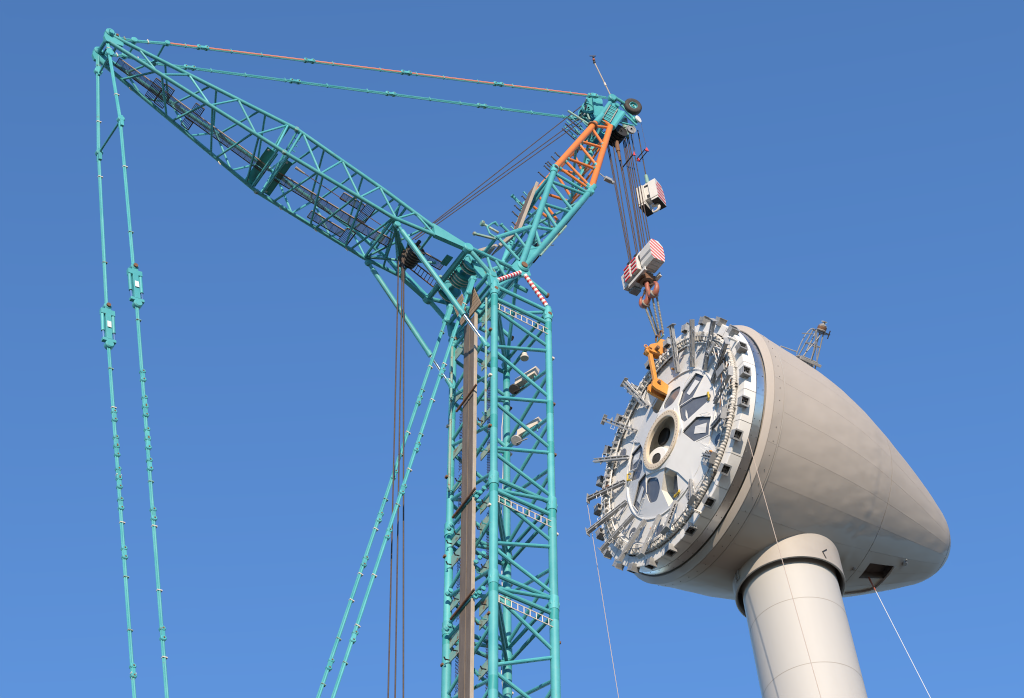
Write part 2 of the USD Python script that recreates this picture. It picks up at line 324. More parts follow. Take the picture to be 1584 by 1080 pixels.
wm.part("brace", tube(mp(-.5, -.33, .3), mp(.22, -.24, 1.95), .025, 8), GALV); wm.part("brace", tube(mp(.45, -.33, .3), mp(-.15, -.24, 1.95), .025, 8), GALV)
wm.part("base_beam", bar(mp(-.7, -.42, .12), mp(.75, -.42, .12), mz, .1, .14), GALV); wm.part("base_beam", bar(mp(-.7, .42, .12), mp(.75, .42, .12), mz, .1, .14), GALV)
hoop = [mp(-1.0 + .55 * (1 - math.cos(t)) * .9, -.45, .2 + 1.75 * math.sin(t)) for t in np.linspace(0, math.pi, 14)]
wm.part("guard_hoop", ptube(hoop, .028, 8), GALV)
ring = [mp(-.75 + .32 * math.cos(t), -.45 + .32 * math.sin(t), 1.55 + .1 * math.cos(t)) for t in np.linspace(0, 2 * np.pi, 18, endpoint=False)]
wm.part("guard_ring", ptube(ring, .022, 6, closed=True), GALV)
wm.part("hand_rail", ptube([mp(-2.1, -.4, -.15), mp(-2.1, -.4, .28), mp(-1.0, -.4, .35)], .03, 8), GALV)
lp = wm.part("lamp_tray", cat(box(mp(.28, 0, 2.02), mx, my, mz, (.72, .62, .05)), bar(mp(.62, -.34, 1.75), mp(.62, -.34, 2.25), mx, .05, .05)), DARK)
ld = wm.part("warning_lamp", lathe(.86 * np.array([(0, 2.05), (.27, 2.05), (.30, 2.12), (.26, 2.16), (.24, 2.34), (.27, 2.40), (.20, 2.46), (.12, 2.50), (.10, 2.58), (.19, 2.62), (.19, 2.66), (0, 2.70)]), mp(.25, 0, 0), mz, 28, (mx, my)), GLASSY)
wm.part("lens_band", lathe(.86 * np.array([(.262, 2.16), (.272, 2.18), (.272, 2.32), (.262, 2.34)]), mp(.25, 0, 0), mz, 28, (mx, my)), RUST, parent=ld)

# ------------------------------------------------------------------ generator disc, on the hook
gen = Thing("generator_rotor", "huge round grey generator disc with bolted arms and dark windows, hung from the hook", "generator", DC)
def L(r, deg, s): return ring_pt(r, deg, s)
GE = (E1, E2)
def glathe(prof, n=144, a0=0, a1=360): return lathe(prof, DC, NAX, n, GE, math.radians(a0), math.radians(a1)) 
body = gen.part("ring_body", glathe([(3.84, .06), (5.05, .06), (5.2, .0), (5.72, -.02), (6.22, -.02), (6.22, .6), (6.1, 1.2), (5.4, 1.2), (3.9, .9)]), GREY)
for k in range(24):
    a = 15 * k + .25; gen.part("rim_panel", glathe([(5.74, -.035), (6.24, -.035), (6.285, -.015), (6.30, .02), (6.31, .60), (6.23, .62)], 8, a, a + 14.75), GREY2, parent=body)
    gen.part("steel_panel", glathe([(6.24, .63), (6.305, .635), (6.30, 1.08), (6.22, 1.10)], 8, a, a + 14.9), STEEL, parent=body)
for k in range(48):
    for s in (.72, 1.0): 
        q = L(6.312, 7.5 * k + 3, s); gen.part("bolt", disc(q, nrm(q - DC - NAX * s), .022, .02, 6), DARK if k % 3 else GALV, parent=body)
# annular face and raised wedge plates between the arms
gen.part("face_plate", glathe([(3.86, .055), (3.86, .02), (5.02, -.01), (5.04, .055)]), GREY)
# wrapped coil and pipes
def torus(R, r, s, rib, amp, n=720, k=10):
    th = np.arange(n) * 2 * np.pi / n; ph = np.arange(k) * 2 * np.pi / k
    rr = r * (1 + amp * np.sign(np.sin(rib * th)) * np.abs(np.sin(rib * th)) ** .6)
    V = DC + NAX * (s + rr[:, None, None] * np.sin(ph)[None, :, None]) + (R + rr[:, None] * np.cos(ph)[None])[..., None] * (np.cos(th)[:, None, None] * E1 + np.sin(th)[:, None, None] * E2)
    F = []
    for i in range(n):
        for j in range(k):
            a, b, c, d = i * k + j, i * k + (j + 1) % k, ((i + 1) % n) * k + (j + 1) % k, ((i + 1) % n) * k + j
            F += [[a, b, c], [a, c, d]]
    return trimesh.Trimesh(V.reshape(-1, 3), F, process=False)
cb = gen.part("cable_bundle", torus(5.60, .125, -.16, 240, .10, 2400, 7), COIL, smooth=50)
gen.part("cable_bundle", torus(5.36, .085, -.14, 150, .16, 1500, 6), COIL, smooth=50)
gen.part("pipe_ring", torus(5.18, .035, -.20, 0, 0, 240, 7), GREY2, smooth=True)
gen.part("pipe_ring", torus(5.46, .03, -.33, 0, 0, 240, 7), GALV, smooth=True)
for k in range(96):
    a = 3.75 * k + 1.1 + rng.uniform(-.7, .7); w = rng.uniform(.12, .2)
    c = L(5.47, a, -.25); er = nrm(L(1, a, 0) - DC); et = np.cross(NAX, er)
    gen.part("cable_clip", box(c, er, et, NAX, (rng.uniform(.36, .5), rng.uniform(.06, .15), rng.uniform(.12, .24))), (COIL, GREY2, GALV, COIL, RUST if k % 11 == 0 else COIL)[k % 5], smooth=False)
for k in range(140):
    a = rng.uniform(0, 360); r = rng.choice([5.75, 5.25, 5.5]); er = nrm(L(1, a, 0) - DC); et = np.cross(NAX, er)
    gen.part("coil_tie", box(L(r, a, -.12), er, et, NAX, (.07, .035, .16)), DARK if k % 2 else COIL, smooth=False)
# square brackets round the rim
for k in range(24):
    a = 7.9 + 15 * k; er = nrm(L(1, a, 0) - DC); et = np.cross(NAX, er); c = L(6.27, a, -.06)
    q = lambda x, y, z: c + er * x + et * y + NAX * z
    m = [box(q(.08, -.19, .0), er, et, NAX, (.40, .03, .42)), box(q(.08, .19, .0), er, et, NAX, (.40, .03, .42)), box(q(.08, 0, -.02), er, et, NAX, (.06, .36, .38)),
         box(q(.08, 0, .20), er, et, NAX, (.38, .46, .03)), box(q(.08, 0, -.19), er, et, NAX, (.34, .36, .03)), box(q(.27, -.225, .0), er, et, NAX, (.02, .07, .40)), box(q(.27, .225, .0), er, et, NAX, (.02, .07, .40)), box(q(.27, 0, .20), er, et, NAX, (.03, .50, .06))]
    b = gen.part("rim_bracket", cat(m), GALV, smooth=False)
    gen.part("bolt", cat([disc(q(.15, y, z), er, .055, .12, 8) for y in (-.08, .09) for z in (-.08, .1)]), DARK, parent=b, smooth=False)
# radial arms with end plates, clips and hoops
for k in range(18):
    a = 10.4 + 20 * k
    if k == 4: continue                                     # the lifting yoke sits here
    f, t = L(3.95, a, -.06), L(6.25 + .12 * math.sin(k * 2.3), a, -.78 + .06 * math.cos(k * 1.7)); ax = nrm(t - f); et = nrm(np.cross(NAX, ax)); up = np.cross(ax, et)
    if up @ NAX > 0: up = -up
    ln = np.linalg.norm(t - f); q = lambda x, y, z: f + ax * x + et * y + up * z
    side = 1 if k % 2 else -1
    m = [box(q(ln / 2, .085, .05), ax, et, up, (ln, .045, .18)), box(q(ln / 2, -.085, .05), ax, et, up, (ln, .03, .18)), box(q(ln / 2, -.06, .14), ax, et, up, (ln, .08, .016))]
    m += [box(q(x, -.01, .06), ax, et, up, (.05, .15, .14)) for x in np.arange(.3, ln - .1, .42)]
    arm = gen.part("radial_arm", cat(m), GALV, smooth=False)
    cap = [box(q(ln + .02, 0, .05), ax, et, up, (.035, .54, .24))]
    if k not in (2, 7): gen.part("end_plate", cat(cap), GALV, parent=arm, smooth=False)
    nclip = 5 if k in (0, 17, 16, 15, 14, 13) else 2
    for i in range(nclip):
        x = .45 + i * (ln - 1.0) / max(nclip - 1, 1)
        gen.part("clip", prism([(-.11, 0), (.11, 0), (.0, .19)], .03, q(x, -side * .08, .08), ax, et * -side, up), DARK if nclip > 3 else GALV, parent=arm, smooth=False)
    for x in (.9, 1.65):
        h = [q(x - .13, side * .08, .1), q(x - .13, side * .30, .12), q(x + .13, side * .30, .12), q(x + .13, side * .08, .1)]
        gen.part("hoop", ptube(h, .018, 6), GREY2, parent=arm)
    g_ = gen.part("gusset", prism([(0, 0), (.42, 0), (0, .34)], .03, L(5.0, a, -.16) + et * .03, et, -nrm(L(1, a, 0) - DC), -NAX), GREY2, parent=arm, smooth=False)
# cables laid on one arm and hanging round the right side
a = 10.4 + 20 * 5
for i in range(5):
    gen.part("blue_cable" if i % 2 else "hose", ptube([L(r, a - 1.5 + i * .8, -.15 - (r - 4) * .33 - .06 * math.sin(r * 5 + i)) for r in np.linspace(4.3, 6.1, 8)], .02, 6), BLUE if i % 2 else GREY2)
for i in range(7):
    gen.part("hose", ptube([L(5.35 + .3 * math.sin(dg * .09 + i) - .05 * i, dg, -.35 - .05 * math.cos(dg * .2 + i * 2)) for dg in np.linspace(36 - i * 2, 2 - i * 5, 12)], .028, 6), (COIL, GREY2, RUST, COIL)[i % 4])
for dg, r in ((4, 5.0), (-24, 5.15), (-52, 5.25), (-72, 5.2), (28, 5.1)):
    er = nrm(L(1, dg, 0) - DC); et = np.cross(NAX, er)
    gen.part("junction_box", box(L(r, dg, -.42), er, et, NAX, (.62, .46, .10)), GALV, smooth=False)
for dg, r in ((-38, 4.72), (-108, 4.75), (-142, 4.7), (146, 4.75)):
    gen.part("manhole_cover", disc(L(r, dg, -.02), NAX, .30, .05, 28), PANE)
for dg in (78, -46, -118): gen.part("orange_plug", disc(L(4.45, dg, -.08), NAX, .06, .14, 10), YELLOW)
for dg, sz in ((16, -.95), (-74, -.95)):
    er = nrm(L(1, dg, 0) - DC); et = np.cross(NAX, er)
    gen.part("transport_strut", cat(box(L(6.2, dg, .2), er, et, NAX, (.10, .12, 1.5)), cat([box(L(6.27, dg, -.4 + .12 * i), er, et, NAX, (.06, .06, .05)) for i in range(11)])), GREY2, smooth=False)

# hub plate: a shallow six-sided cone with cut-out windows
def pol(pts): return [(r * math.cos(math.radians(d)), r * math.sin(math.radians(d))) for r, d in pts]
def rounded(P, r): return Polygon(P).buffer(-r).buffer(2 * r, quad_segs=5).buffer(-r)
def hub_s(x, y):
    r = np.hypot(x, y); d = np.degrees(np.arctan2(y, x)); d = (d - 5 + 30) % 60 - 30
    rh = r * np.cos(np.radians(d)) / math.cos(math.radians(15))
    return np.clip(-.46 + .21 * (rh - 1.55), -.5, .05)
wins = {}
for c in (35, -27, -93, -154, 155): wins["house%d" % c] = rounded(pol([(1.72, c), (2.62, c + 15.5), (3.66, c + 8), (3.70, c - 7), (2.62, c - 15)]), .03)
wins["yoke_opening"] = rounded(pol([(2.2, 95), (2.6, 110), (3.6, 108), (3.7, 84), (2.9, 84)]), .03)
wins["tri"] = rounded(pol([(1.74, 31), (2.3, 28), (3.52, 5), (3.55, 0), (1.80, -9), (1.56, 4)]), .16)
wins["tri_l"] = rounded(pol([(3.5, 174), (2.7, 158), (1.95, 170), (2.05, -176), (2.5, -172)]), .12)
wins["egg"] = rounded(pol([(1.92, 82), (2.45, 88), (3.05, 77), (3.08, 61), (2.5, 56), (1.98, 61)]), .30)
wins["egg_l"] = rounded(pol([(1.95, -143), (1.9, -115), (2.5, -110), (3.05, -117), (3.1, -130), (2.55, -142)]), .32)
plate = Point(0, 0).buffer(3.84, quad_segs=24).difference(Point(0, 0).buffer(1.30, quad_segs=16))
for w_ in wins.values(): plate = plate.difference(w_)
def to_hub(P, t, push=0.0, step=.35, mapped=True):
    ms = []
    for g in getattr(P, "geoms", [P]):
        g = g.segmentize(step); m = trimesh.creation.extrude_polygon(g, t, engine="earcut")
        v, f = trimesh.remesh.subdivide_to_size(m.vertices, m.faces, step * 2.2, max_iter=8)
        ms.append((v, f))
    out = []
    for v, f in ms:
        z = v[:, 2] + (hub_s(v[:, 0], v[:, 1]) if mapped else 0) + push
        out.append(trimesh.Trimesh(DC + v[:, :1] * E1 + v[:, 1:2] * E2 + z[:, None] * NAX, f if np.linalg.det(np.stack([E1, E2, NAX])) > 0 else f[:, ::-1], process=False))
    return cat(out)
hub = gen.part("hub_plate", to_hub(plate, .05), GREY, smooth=25)
gen.part("hub_edge_ring", glathe([(3.83, .06), (3.83, -.05), (3.89, -.05), (3.89, .06)]), GREY2)
for k, P in wins.items():
    if k in ("house-93", "yoke_opening"):
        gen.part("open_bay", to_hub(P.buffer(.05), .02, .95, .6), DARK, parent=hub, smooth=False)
        x0, y0 = P.centroid.x, P.centroid.y
        gen.part("bay_wall", to_hub(P.buffer(.04).difference(P.buffer(.01)), .9, .06, .5), HOLLOW, parent=hub, smooth=False)
        if k != "yoke_opening": gen.part("bay_flap", to_hub(affinity.scale(P, .55, .75, origin=P.centroid).intersection(Polygon([(-9, -9), (x0, -9), (x0 + .25, 9), (-9, 9)])), .03, .5, .5), PANE, parent=hub, smooth=False)
        continue
    gen.part("window_panel", to_hub(P.buffer(.04), .02, .085 if k.startswith("house") else .07, .5), PANE, parent=hub, smooth=False)
    if k.startswith("house"):
        c = float(k[5:]); er = np.array(pol([(1, c)])[0]); et = np.array([-er[1], er[0]])
        o = er * 2.95; sh = Polygon([o + er * x + et * y for x, y in ((-.42, -.18), (.38, -.26), (.36, .25), (-.40, .20))])
        gen.part("paper_sheet", to_hub(sh, .012, .06, .5), PAPER, parent=hub, smooth=False)
        fr = LineS = [o + er * x + et * y for x, y in ((-.95, .45), (.7, .42))]
        gen.part("window_frame", to_hub(P.buffer(.03).difference(P.buffer(-.01)), .04, -.025), GREY2, parent=hub, smooth=False)
        h = [DC + np.array(p)[0] * E1 + np.array(p)[1] * E2 + NAX * (hub_s(p[0], p[1]) - z) for p, z in ((o + er * -.1 + et * .72, 0), (o + er * -.1 + et * .72, .12), (o + er * .45 + et * .72, .12), (o + er * .45 + et * .72, 0))]
        gen.part("grab_handle", ptube(h, .016, 6), GREY2, parent=hub)
# raised triangular plates either side, hexagonal centre plate and flange
hexa = Polygon(pol([(1.86, 35 + 60 * i - (2 if i else 0)) for i in range(6)])).difference(Point(0, 0).buffer(1.30, quad_segs=16))
gen.part("centre_plate", to_hub(hexa, .07, -.06), GREY, parent=hub, smooth=25)
for c in (-57, 123):
    P = Polygon(pol([(1.84, c + 29), (2.75, c + 17), (4.55, c + 15), (4.75, c), (4.55, c - 14), (2.75, c - 18), (1.84, c - 31)]))
    gen.part("cover_plate", to_hub(P, .05, -.075, .4), GREY2 if c < 0 else GREY, parent=hub, smooth=25)
fl = gen.part("hub_flange", glathe([(1.24, -.42), (1.24, -.58), (1.27, -.60), (1.52, -.60), (1.55, -.58), (1.55, -.44)], 96), FLANGE)
for k in range(48):
    q = L(1.44, 7.5 * k, -.605); gen.part("bolt", disc(q, NAX, .022, .02, 6), RUST, parent=fl, smooth=False)
gen.part("hub_bore", glathe([(1.24, -.5), (1.27, -.40), (1.95, -.30), (1.95, .16), (0, .20)], 64), HOLLOW, smooth=30)
HP = lambda x, y, z: DC + E1 * x + E2 * y + NAX * z
gen.part("bore_shaft", disc(HP(-.62, 1.08, .12), NAX, .46, .12, 40), BLACK)
hx = nrm(-NAX + E1 * .25 - E2 * .1); hc = HP(-1.12, -.12, -.02)
gen.part("bore_housing", lathe([(.70, .16), (.66, -.04), (.60, -.10), (.30, -.12), (.30, .05)], hc, -hx, 36), PAPER); gen.part("housing_hole", disc(hc + hx * .06, hx, .31, .04, 28), DARK)
for k in range(9): gen.part("bore_stud", disc(L(1.17, 12 - 8 * k, -.1), L(1, 12 - 8 * k, 0) - DC, .045, .1, 8), DARK, smooth=False)
for dg, r in ((2, 3.5), (170, 3.55), (-86, 3.62)):
    gen.part("yellow_hook", ptube([L(r - .1, dg - 3, -.1), L(r + .05, dg - 3, -.16), L(r + .05, dg + 3, -.16), L(r - .1, dg + 3, -.1)], .05, 8), YEL, parent=hub)

# ------------------------------------------------------------------ orange lifting yoke and sling
XY = .12                                                    # distance of the yoke from the disc's middle plane
def Y(s, v, off=0.0): return DC + NAX * s + E2 * v + E1 * (XY + off)
yk = Thing("lifting_yoke", "amber lifting yoke with long arm bolted to the generator's top edge", "lifting yoke", Y(-.5, 6.2))
up_ = [(-.98, 6.05), (-.85, 6.28), (-.40, 6.62), (-.17, 7.02), (.08, 7.06), (.22, 6.9), (.08, 6.2), (-.23, 5.9), (-.63, 5.80), (-.92, 5.8)]
for off in (-.17, .17): yk.part("cheek_plate", prism(rounded(up_, .05), .10, Y(0, 0, off), NAX, E2, E1), YELLOW)
yk.part("pin", tube(Y(-.55, 6.02, -.35), Y(-.55, 6.02, .45), .10, 16), RUST); yk.part("pin", tube(Y(-.9, 6.0, -.3), Y(-.9, 6.0, .3), .08, 14), YELLOW)
yk.part("spacer", box(Y(-.35, 6.1), NAX, E2, E1, (.8, .3, .24)), YELLOW)
yk.part("arm", bar(Y(-.80, 6.0), Y(-.60, 3.70), E1, .20, .18), YELLOW)
yk.part("arm_eye", disc(Y(-.80, 5.98), E1, .26, .22, 24), YELLOW)
lo_ = [(-1.0, 3.25), (-.95, 3.62), (-.70, 3.9), (-.42, 3.92), (.22, 3.62), (.14, 3.1), (-.1, 3.02), (-.8, 3.12)]
for off in (-.2, .17): yk.part("foot_plate", prism(rounded(lo_, .04), .13, Y(0, 0, off), NAX, E2, E1), YELLOW)
yk.part("pin", tube(Y(-.62, 3.62, -.4), Y(-.62, 3.62, .36), .09, 14), RUST)
yk.part("side_eye", ptube([Y(-1.05 + .11 * math.cos(t), 6.1 + .11 * math.sin(t), .1) for t in np.linspace(0, 2 * np.pi, 14, endpoint=False)], .03, 6, closed=True), YELLOW)

SHK = Y(-.05, 6.98)                                         # top lug of the yoke
# crane frame: al along the main boom, be across it towards the load, ga along the boom's width (0 near, -3.7 far)
CO = np.array([-.43192202, 84.3677628, 87.08140887])
CA = nrm([.08919832, .0832998, .99285991]); CW = np.array([.61307618, -.78994447, .01119557]); CW = nrm(CW - CA * (CA @ CW)); CD = np.cross(CA, CW)
CD = CD if CD[0] > 0 else -CD
def C(al, be, ga): return CO + al * CA + be * CD + ga * CW
ZV = np.array([0, 0, 1.0])

# main hook block hangs plumb under the jib's nose
BW = nrm([CW[0], CW[1], 0]); BU = nrm([CD[0] - BW[0] * (CD @ BW), CD[1] - BW[1] * (CD @ BW), 0])
BO = np.array([7.25, 93.0, 96.1])
B = lambda w, u, z: BO + BW * w + BU * u + ZV * z
hb = Thing("hook_block", "big white hook block with red stripes and double red hook above the generator", "hook block", B(0, 0, -2.2))
octo = [(-.43, -.55), (-.43, .30), (-.24, .70), (.18, .70), (.43, .36), (.43, -.30), (.36, -.74), (-.30, -.74)]
low = [(-.40, -.62), (-.40, -.05), (.40, -.05), (.40, -.62)]
R1 = hb.part("weight", prism(octo, .92, B(.80, 0, 0), BU, ZV, BW), WHITE, smooth=False)
hb.part("weight_seam", cat([box(B(w, -.02, -.742), BW, BU, ZV, (.02, .64, .012)) for w in (.5, .8, 1.08)] + [box(B(.80, -.434, -.18), BW, BU, ZV, (.92, .012, .16))]), GALV, parent=R1, smooth=False)
po = Polygon(octo)
for i in range(-5, 7):
    st = Polygon([(-2, i * .28 - .055 + 1.6), (-2, i * .28 + .055 + 1.6), (2, i * .28 + .055 - 1.6), (2, i * .28 - .055 - 1.6)]).intersection(po.buffer(-.005))
    if st.area > .005: hb.part("red_stripe", prism(st, .006, B(1.264, 0, 0), BU, ZV, BW), RED, parent=R1, smooth=False)
octl = [(-.40, -.66), (-.42, .28), (-.16, .60), (.2, .60), (.40, .3), (.40, -.66)]
L1_ = hb.part("weight", prism(octl, .50, B(-1.12, 0, -.05), BU, ZV, BW), WHITE, smooth=False)
hb.part("weight_seam", cat([box(B(-1.12, -.366, -.30), BW, BU, ZV, (.5, .01, .03))]), GALV, parent=L1_, smooth=False)
for w0 in (-.64, -.02):
    gd = hb.part("sheave_guard", prism([(-.60, -.66), (-.56, .20), (-.20, .80), (.22, .80), (.40, .3), (.40, -.66)], .50, B(w0, -.02, -.05), BU, ZV, BW), WHITE, smooth=False)
    for i in range(4): hb.part("red_stripe", box(B(w0 - .02, -.600 + .010 * i * -1, .14 - .27 * i), BW, BU, ZV, (.42, .05, .10)), RED, parent=gd, smooth=False)
    hb.part("rope_slot", box(B(w0 - .02, -.32, .56), BW, BU, ZV, (.22, .20, .14)), DARK, parent=gd, smooth=False)
for w0 in (-.82, -.47, -.33, .16, .28): hb.part("sheave", sheave(B(w0, 0, .12), BW, .46, .10), DARK)
for u in (-.46, .46):
    hb.part("side_beam", cat(box(B(-.1, u, -.98), BW, BU, ZV, (1.5, .05, .24)), box(B(-.1, u, -1.11), BW, BU, ZV, (1.5, .18, .04))), CREAM if u > 0 else WHITE, smooth=False)
hb.part("crosshead", cat(box(B(0, 0, -1.02), BW, BU, ZV, (.56, .9, .34)), lathe([(.32, 0), (.34, -.10), (.20, -.16)], B(0, 0, -1.15), ZV, 28)), RUST)
for w0 in (-1.1,): hb.part("bottom_box", box(B(w0, .1, -.80), BW, BU, ZV, (.42, .5, .22)), GALV, smooth=False)
hb.part("top_lug", cat([box(B(w, 0, .68), BW, BU, ZV, (.06, .3, .22)) for w in (.5, 1.1)]), CREAM, smooth=False)
hb.part("shank", cone(B(0, 0, -1.15), B(0, 0, -2.1), .13, .12, 16), HOOKRED)
hook = []
for sg in (-1, 1):
    pts, rad = [], []
    for t in np.linspace(0, 1, 14):
        an = math.radians(-95 + 150 * t); pts.append(B(sg * (.36 + .36 * math.cos(an) * -1 * -1) , 0, -2.10 + .40 * math.sin(an))); rad.append(.14 * (1 - t) + .06)
    pts = [B(0, 0, -1.95)] + [B(sg * (.10 + .02), 0, -2.35)] + pts[1:]; rad = [.13, .15] + rad[1:]
    hook.append(ptube(pts, rad, 12))
hb.part("double_hook", cat(hook), HOOKRED, smooth=50)
hb.part("hook_latch", cat([bar(B(sg * .12, .03, -1.55), B(sg * .62, .03, -1.85), ZV, .05, .07) for sg in (-1, 1)]), RUST)

sl = Thing("rope_sling", "pair of thick grey rope slings from the red hook to the amber yoke", "sling", SHK + ZV * .5)
tops = [B(-.40, -.10, -2.38), B(-.36, .12, -2.38), B(.36, -.12, -2.30), B(.42, .12, -2.32)]
bots = [SHK + ZV * .62 - BW * .16 - BU * .06, SHK + ZV * .62 - BW * .12 + BU * .08, SHK + ZV * .66 + BW * .10 - BU * .04, SHK + ZV * .55 + BW * .24 + BU * .1]
for i, (p, q) in enumerate(zip(tops, bots)):
    t = np.linspace(0, 1, 160)[:, None]; pts = p + (q - p) * t; rad = .05 * (1 + .10 * np.sign(np.sin(np.arange(160) * 1.1)))
    sl.part("rope_leg", ptube(pts, rad, 8), SLINGM)
for w in (-.36, .40):
    arc = [B(w + .02, .20 * math.cos(t), -2.40 + .16 * math.sin(t) - .06) for t in np.linspace(math.pi, 2 * math.pi, 9)]
    sl.part("rope_bight", ptube([B(w, -.14, -2.30)] + arc + [B(w, .14, -2.30)], .055, 8), SLINGM)
for sg, dz in ((-1, .0), (1, .02)):
    c = SHK + ZV * (.25 + dz) + BW * sg * .17
    bow = [c + BW * (.13 * math.cos(t)) + ZV * (.15 + .26 * math.sin(t)) for t in np.linspace(-.5, math.pi + .5, 14)]
    s_ = sl.part("shackle", ptube(bow, .05, 10), RUST)
    sl.part("shackle_pin", tube(c - BW * .19, c + BW * .19, .05, 10), TEALW, parent=s_)

# auxiliary hook block
AO = np.array([8.43, 93.82, 102.1])
ANG = math.radians(25); AW = BW * math.cos(ANG) + BU * math.sin(ANG); AU = np.cross(ZV, AW)
FU = AU if AU @ (CAM - AO) > 0 else -AU                     # the cheek towards the camera
A = lambda w, u, z: AO + AW * w + FU * u + ZV * z
ab = Thing("auxiliary_hook_block", "small white hook block with red striped edge on a single rope", "hook block", A(0, 0, -.9))
for w0, wd in ((-.42, .40), (.36, .44)):
    k_ = ab.part("weight", prism(rounded([(-.42, -.72), (-.45, -.4), (-.42, .2), (-.25, .60), (.40, .62), (.46, .5), (.46, -.72)], .02), wd, A(w0, 0, 0), FU, ZV, AW), WHITE, smooth=False)
    ab.part("weight_foot", box(A(w0, .0, -.80), AW, FU, ZV, (wd * .96, .86, .14)), WHITE, parent=k_, smooth=False)
    ab.part("weight_base", box(A(w0, .0, -.89), AW, FU, ZV, (wd * .98, .88, .05)), DARK, parent=k_, smooth=False)
    if w0 > 0:
        for i in range(5): ab.part("red_stripe", box(A(w0 + wd / 2 + .003, 0, .42 - .28 * i), AW, FU, ZV, (.006, .80 if i else .5, .13)), RED, parent=k_, smooth=False)
ab.part("centre_plate", box(A(-.03, .10, .05), AW, FU, ZV, (.36, .5, 1.15)), WHITE, smooth=False)
ab.part("plate_slot", box(A(-.03, .36, .42), AW, FU, ZV, (.20, .03, .12)), DARK, smooth=False); ab.part("plate_slot", box(A(.0, .36, -.38), AW, FU, ZV, (.14, .03, .22)), DARK, smooth=False)
ab.part("top_lug", prism([(-.26, 0), (.26, 0), (.14, .38), (-.10, .38)], .16, A(-.03, 0, .60), AW, ZV, FU), CREAM, smooth=False)
ab.part("rope_socket", cone(A(-.05, 0, 1.6), A(-.03, 0, .95), .10, .12, 12), TEALW)
hk = [A(-.02, 0, -.78)] + [A(.10 + .24 * math.sin(t), 0, -1.10 + .22 * math.cos(t)) for t in np.linspace(0, 3.9, 12)]
ab.part("hook", ptube(hk, [.08, .09] + list(np.linspace(.10, .05, 11)), 10), CREAM)
ab.part("hook_latch", bar(A(.02, .02, -.9), A(-.08, .02, -1.25), AW, .04, .05), CREAM)

# ------------------------------------------------------------------ the crane
GZ = -87.6
crane = Thing("lattice_boom_crane", "tall turquoise lattice crane with back mast and orange-tipped jib", "crane", C(GZ, 1.5, -1.85) * [1, 1, 0])
WID, DEP = -3.67, 2.95
def cyl(par, name, p, q, r, m=TEAL, n=10, label=None): return crane.part(name, tube(p, q, r, n), m, parent=par, label=label)
def lug(par, c, ax, r=.2, t=.12, name="pin_lug"):
    p = crane.part(name, disc(c, ax, r, t, 18), TEAL, parent=par)

# --- main boom: four chords in pinned sections
JO = [0.0, -12.57, -18.38, -30.6]
col_ = [cat(disc(C(j, be, ga), CW, .235, .30, 18), tube(C(j - .35, be, ga), C(j + .38, be, ga), .20 if j > -12 else .225, 14)) for j in JO for be in (0, DEP) for ga in (0, WID)]
bm = crane.part("main_boom", col_[0], TEAL)
for x in col_[1:]: crane.part("joint_collar", x, TEAL, parent=bm)
for be in (0, DEP):
    for ga in (0, WID):
        for z0, z1, r in ((.55, -12.57, .165), (-12.57, -18.38, .19), (-18.38, -30.6, .205), (-30.6, GZ, .205)):
            cyl(bm, "chord", C(z0, be, ga), C(z1, be, ga), r, n=16)
        # darker fresh paint bands at the joints and pins on the chords
        for z in (-.9, -5.2 - .4 * be, -9.0, -13.0, -18.9, -24.0):
            crane.part("paint_patch", lathe([(.168 if z > -12.6 else (.1925 if z > -18.4 else .2075), z - (.28 + .2 * rng.random())), (.168 if z > -12.6 else (.1925 if z > -18.4 else .2075), z + .25 + .2 * rng.random())], C(0, be, ga), CA, 16), TEAL2, parent=bm)
        for j in JO: crane.part("joint_pin", tube(C(j, be, ga + .16), C(j, be, ga + .20), .10, 12), RUST, parent=bm)
        for z in (-2.9, -6.0, -9.3, -14.2, -20.4):
            crane.part("pipe_clamp", box(C(z, be + (.2 if be else -.2), ga), CA, CD, CW, (.12, .14, .16)), RUST if rng.random() < .5 else CREAM, parent=bm, smooth=False)
RB = .088
def zig(par, lo, hi, n0, n1, flo, fhi, r, name="brace", m=TEAL):
    """alternating lacing: lists of stations on two chords; flo, fhi turn a station into a point"""
    st = sorted([(x, 0) for x in n0] + [(x, 1) for x in n1], reverse=True)
    for (a_, i), (b_, j) in zip(st, st[1:]):
        if i != j:
            off = .14
            cyl(par, name, (flo, fhi)[i](a_ - off), (flo, fhi)[j](b_ + off), r, m)
Bn = [-1.18, -4.08, -7.48, -10.73, -13.28, -16.46, -19.02, -23.22, -26.6, -29.9]; Cn = [-2.36, -5.82, -9.14, -12.15, -14.9, -17.9, -21.14, -24.73, -28.2]
for ga in (0, WID): zig(bm, 0, 0, Bn, Cn, lambda s, g=ga: C(s, 0, g), lambda s, g=ga: C(s, DEP, g), RB)
An = [-3.75, -7.08, -10.55, -16.33, -22.2, -25.6, -29.0]; Br = [-2.3, -5.82, -9.13, -12.2, -14.6, -17.9, -20.6, -23.9, -27.3]
zig(bm, 0, 0, An, Br, lambda s: C(s, 0, WID), lambda s: C(s, 0, 0), .08)
Dn = [-2.31, -5.59, -8.87, -12.1, -14.8, -17.9, -20.9, -24.2, -27.6]; Cf = [-3.88, -7.1, -10.39, -16.4, -22.6, -25.9, -29.2]
zig(bm, 0, 0, Dn, Cf, lambda s: C(s, DEP, WID), lambda s: C(s, DEP, 0), RB)
for s in (.32, -.56, -12.42, -13.15, -18.08, -18.9, -30.2, -31.0):
    r = .10
    for ga in (0, WID): cyl(bm, "cross_beam", C(s, 0, ga), C(s, DEP, ga), r)
    for be in (0, DEP): cyl(bm, "cross_beam", C(s, be, 0), C(s, be, WID), .085)
    cyl(bm, "cross_beam", C(s, 0, 0), C(s, DEP, WID), .08)
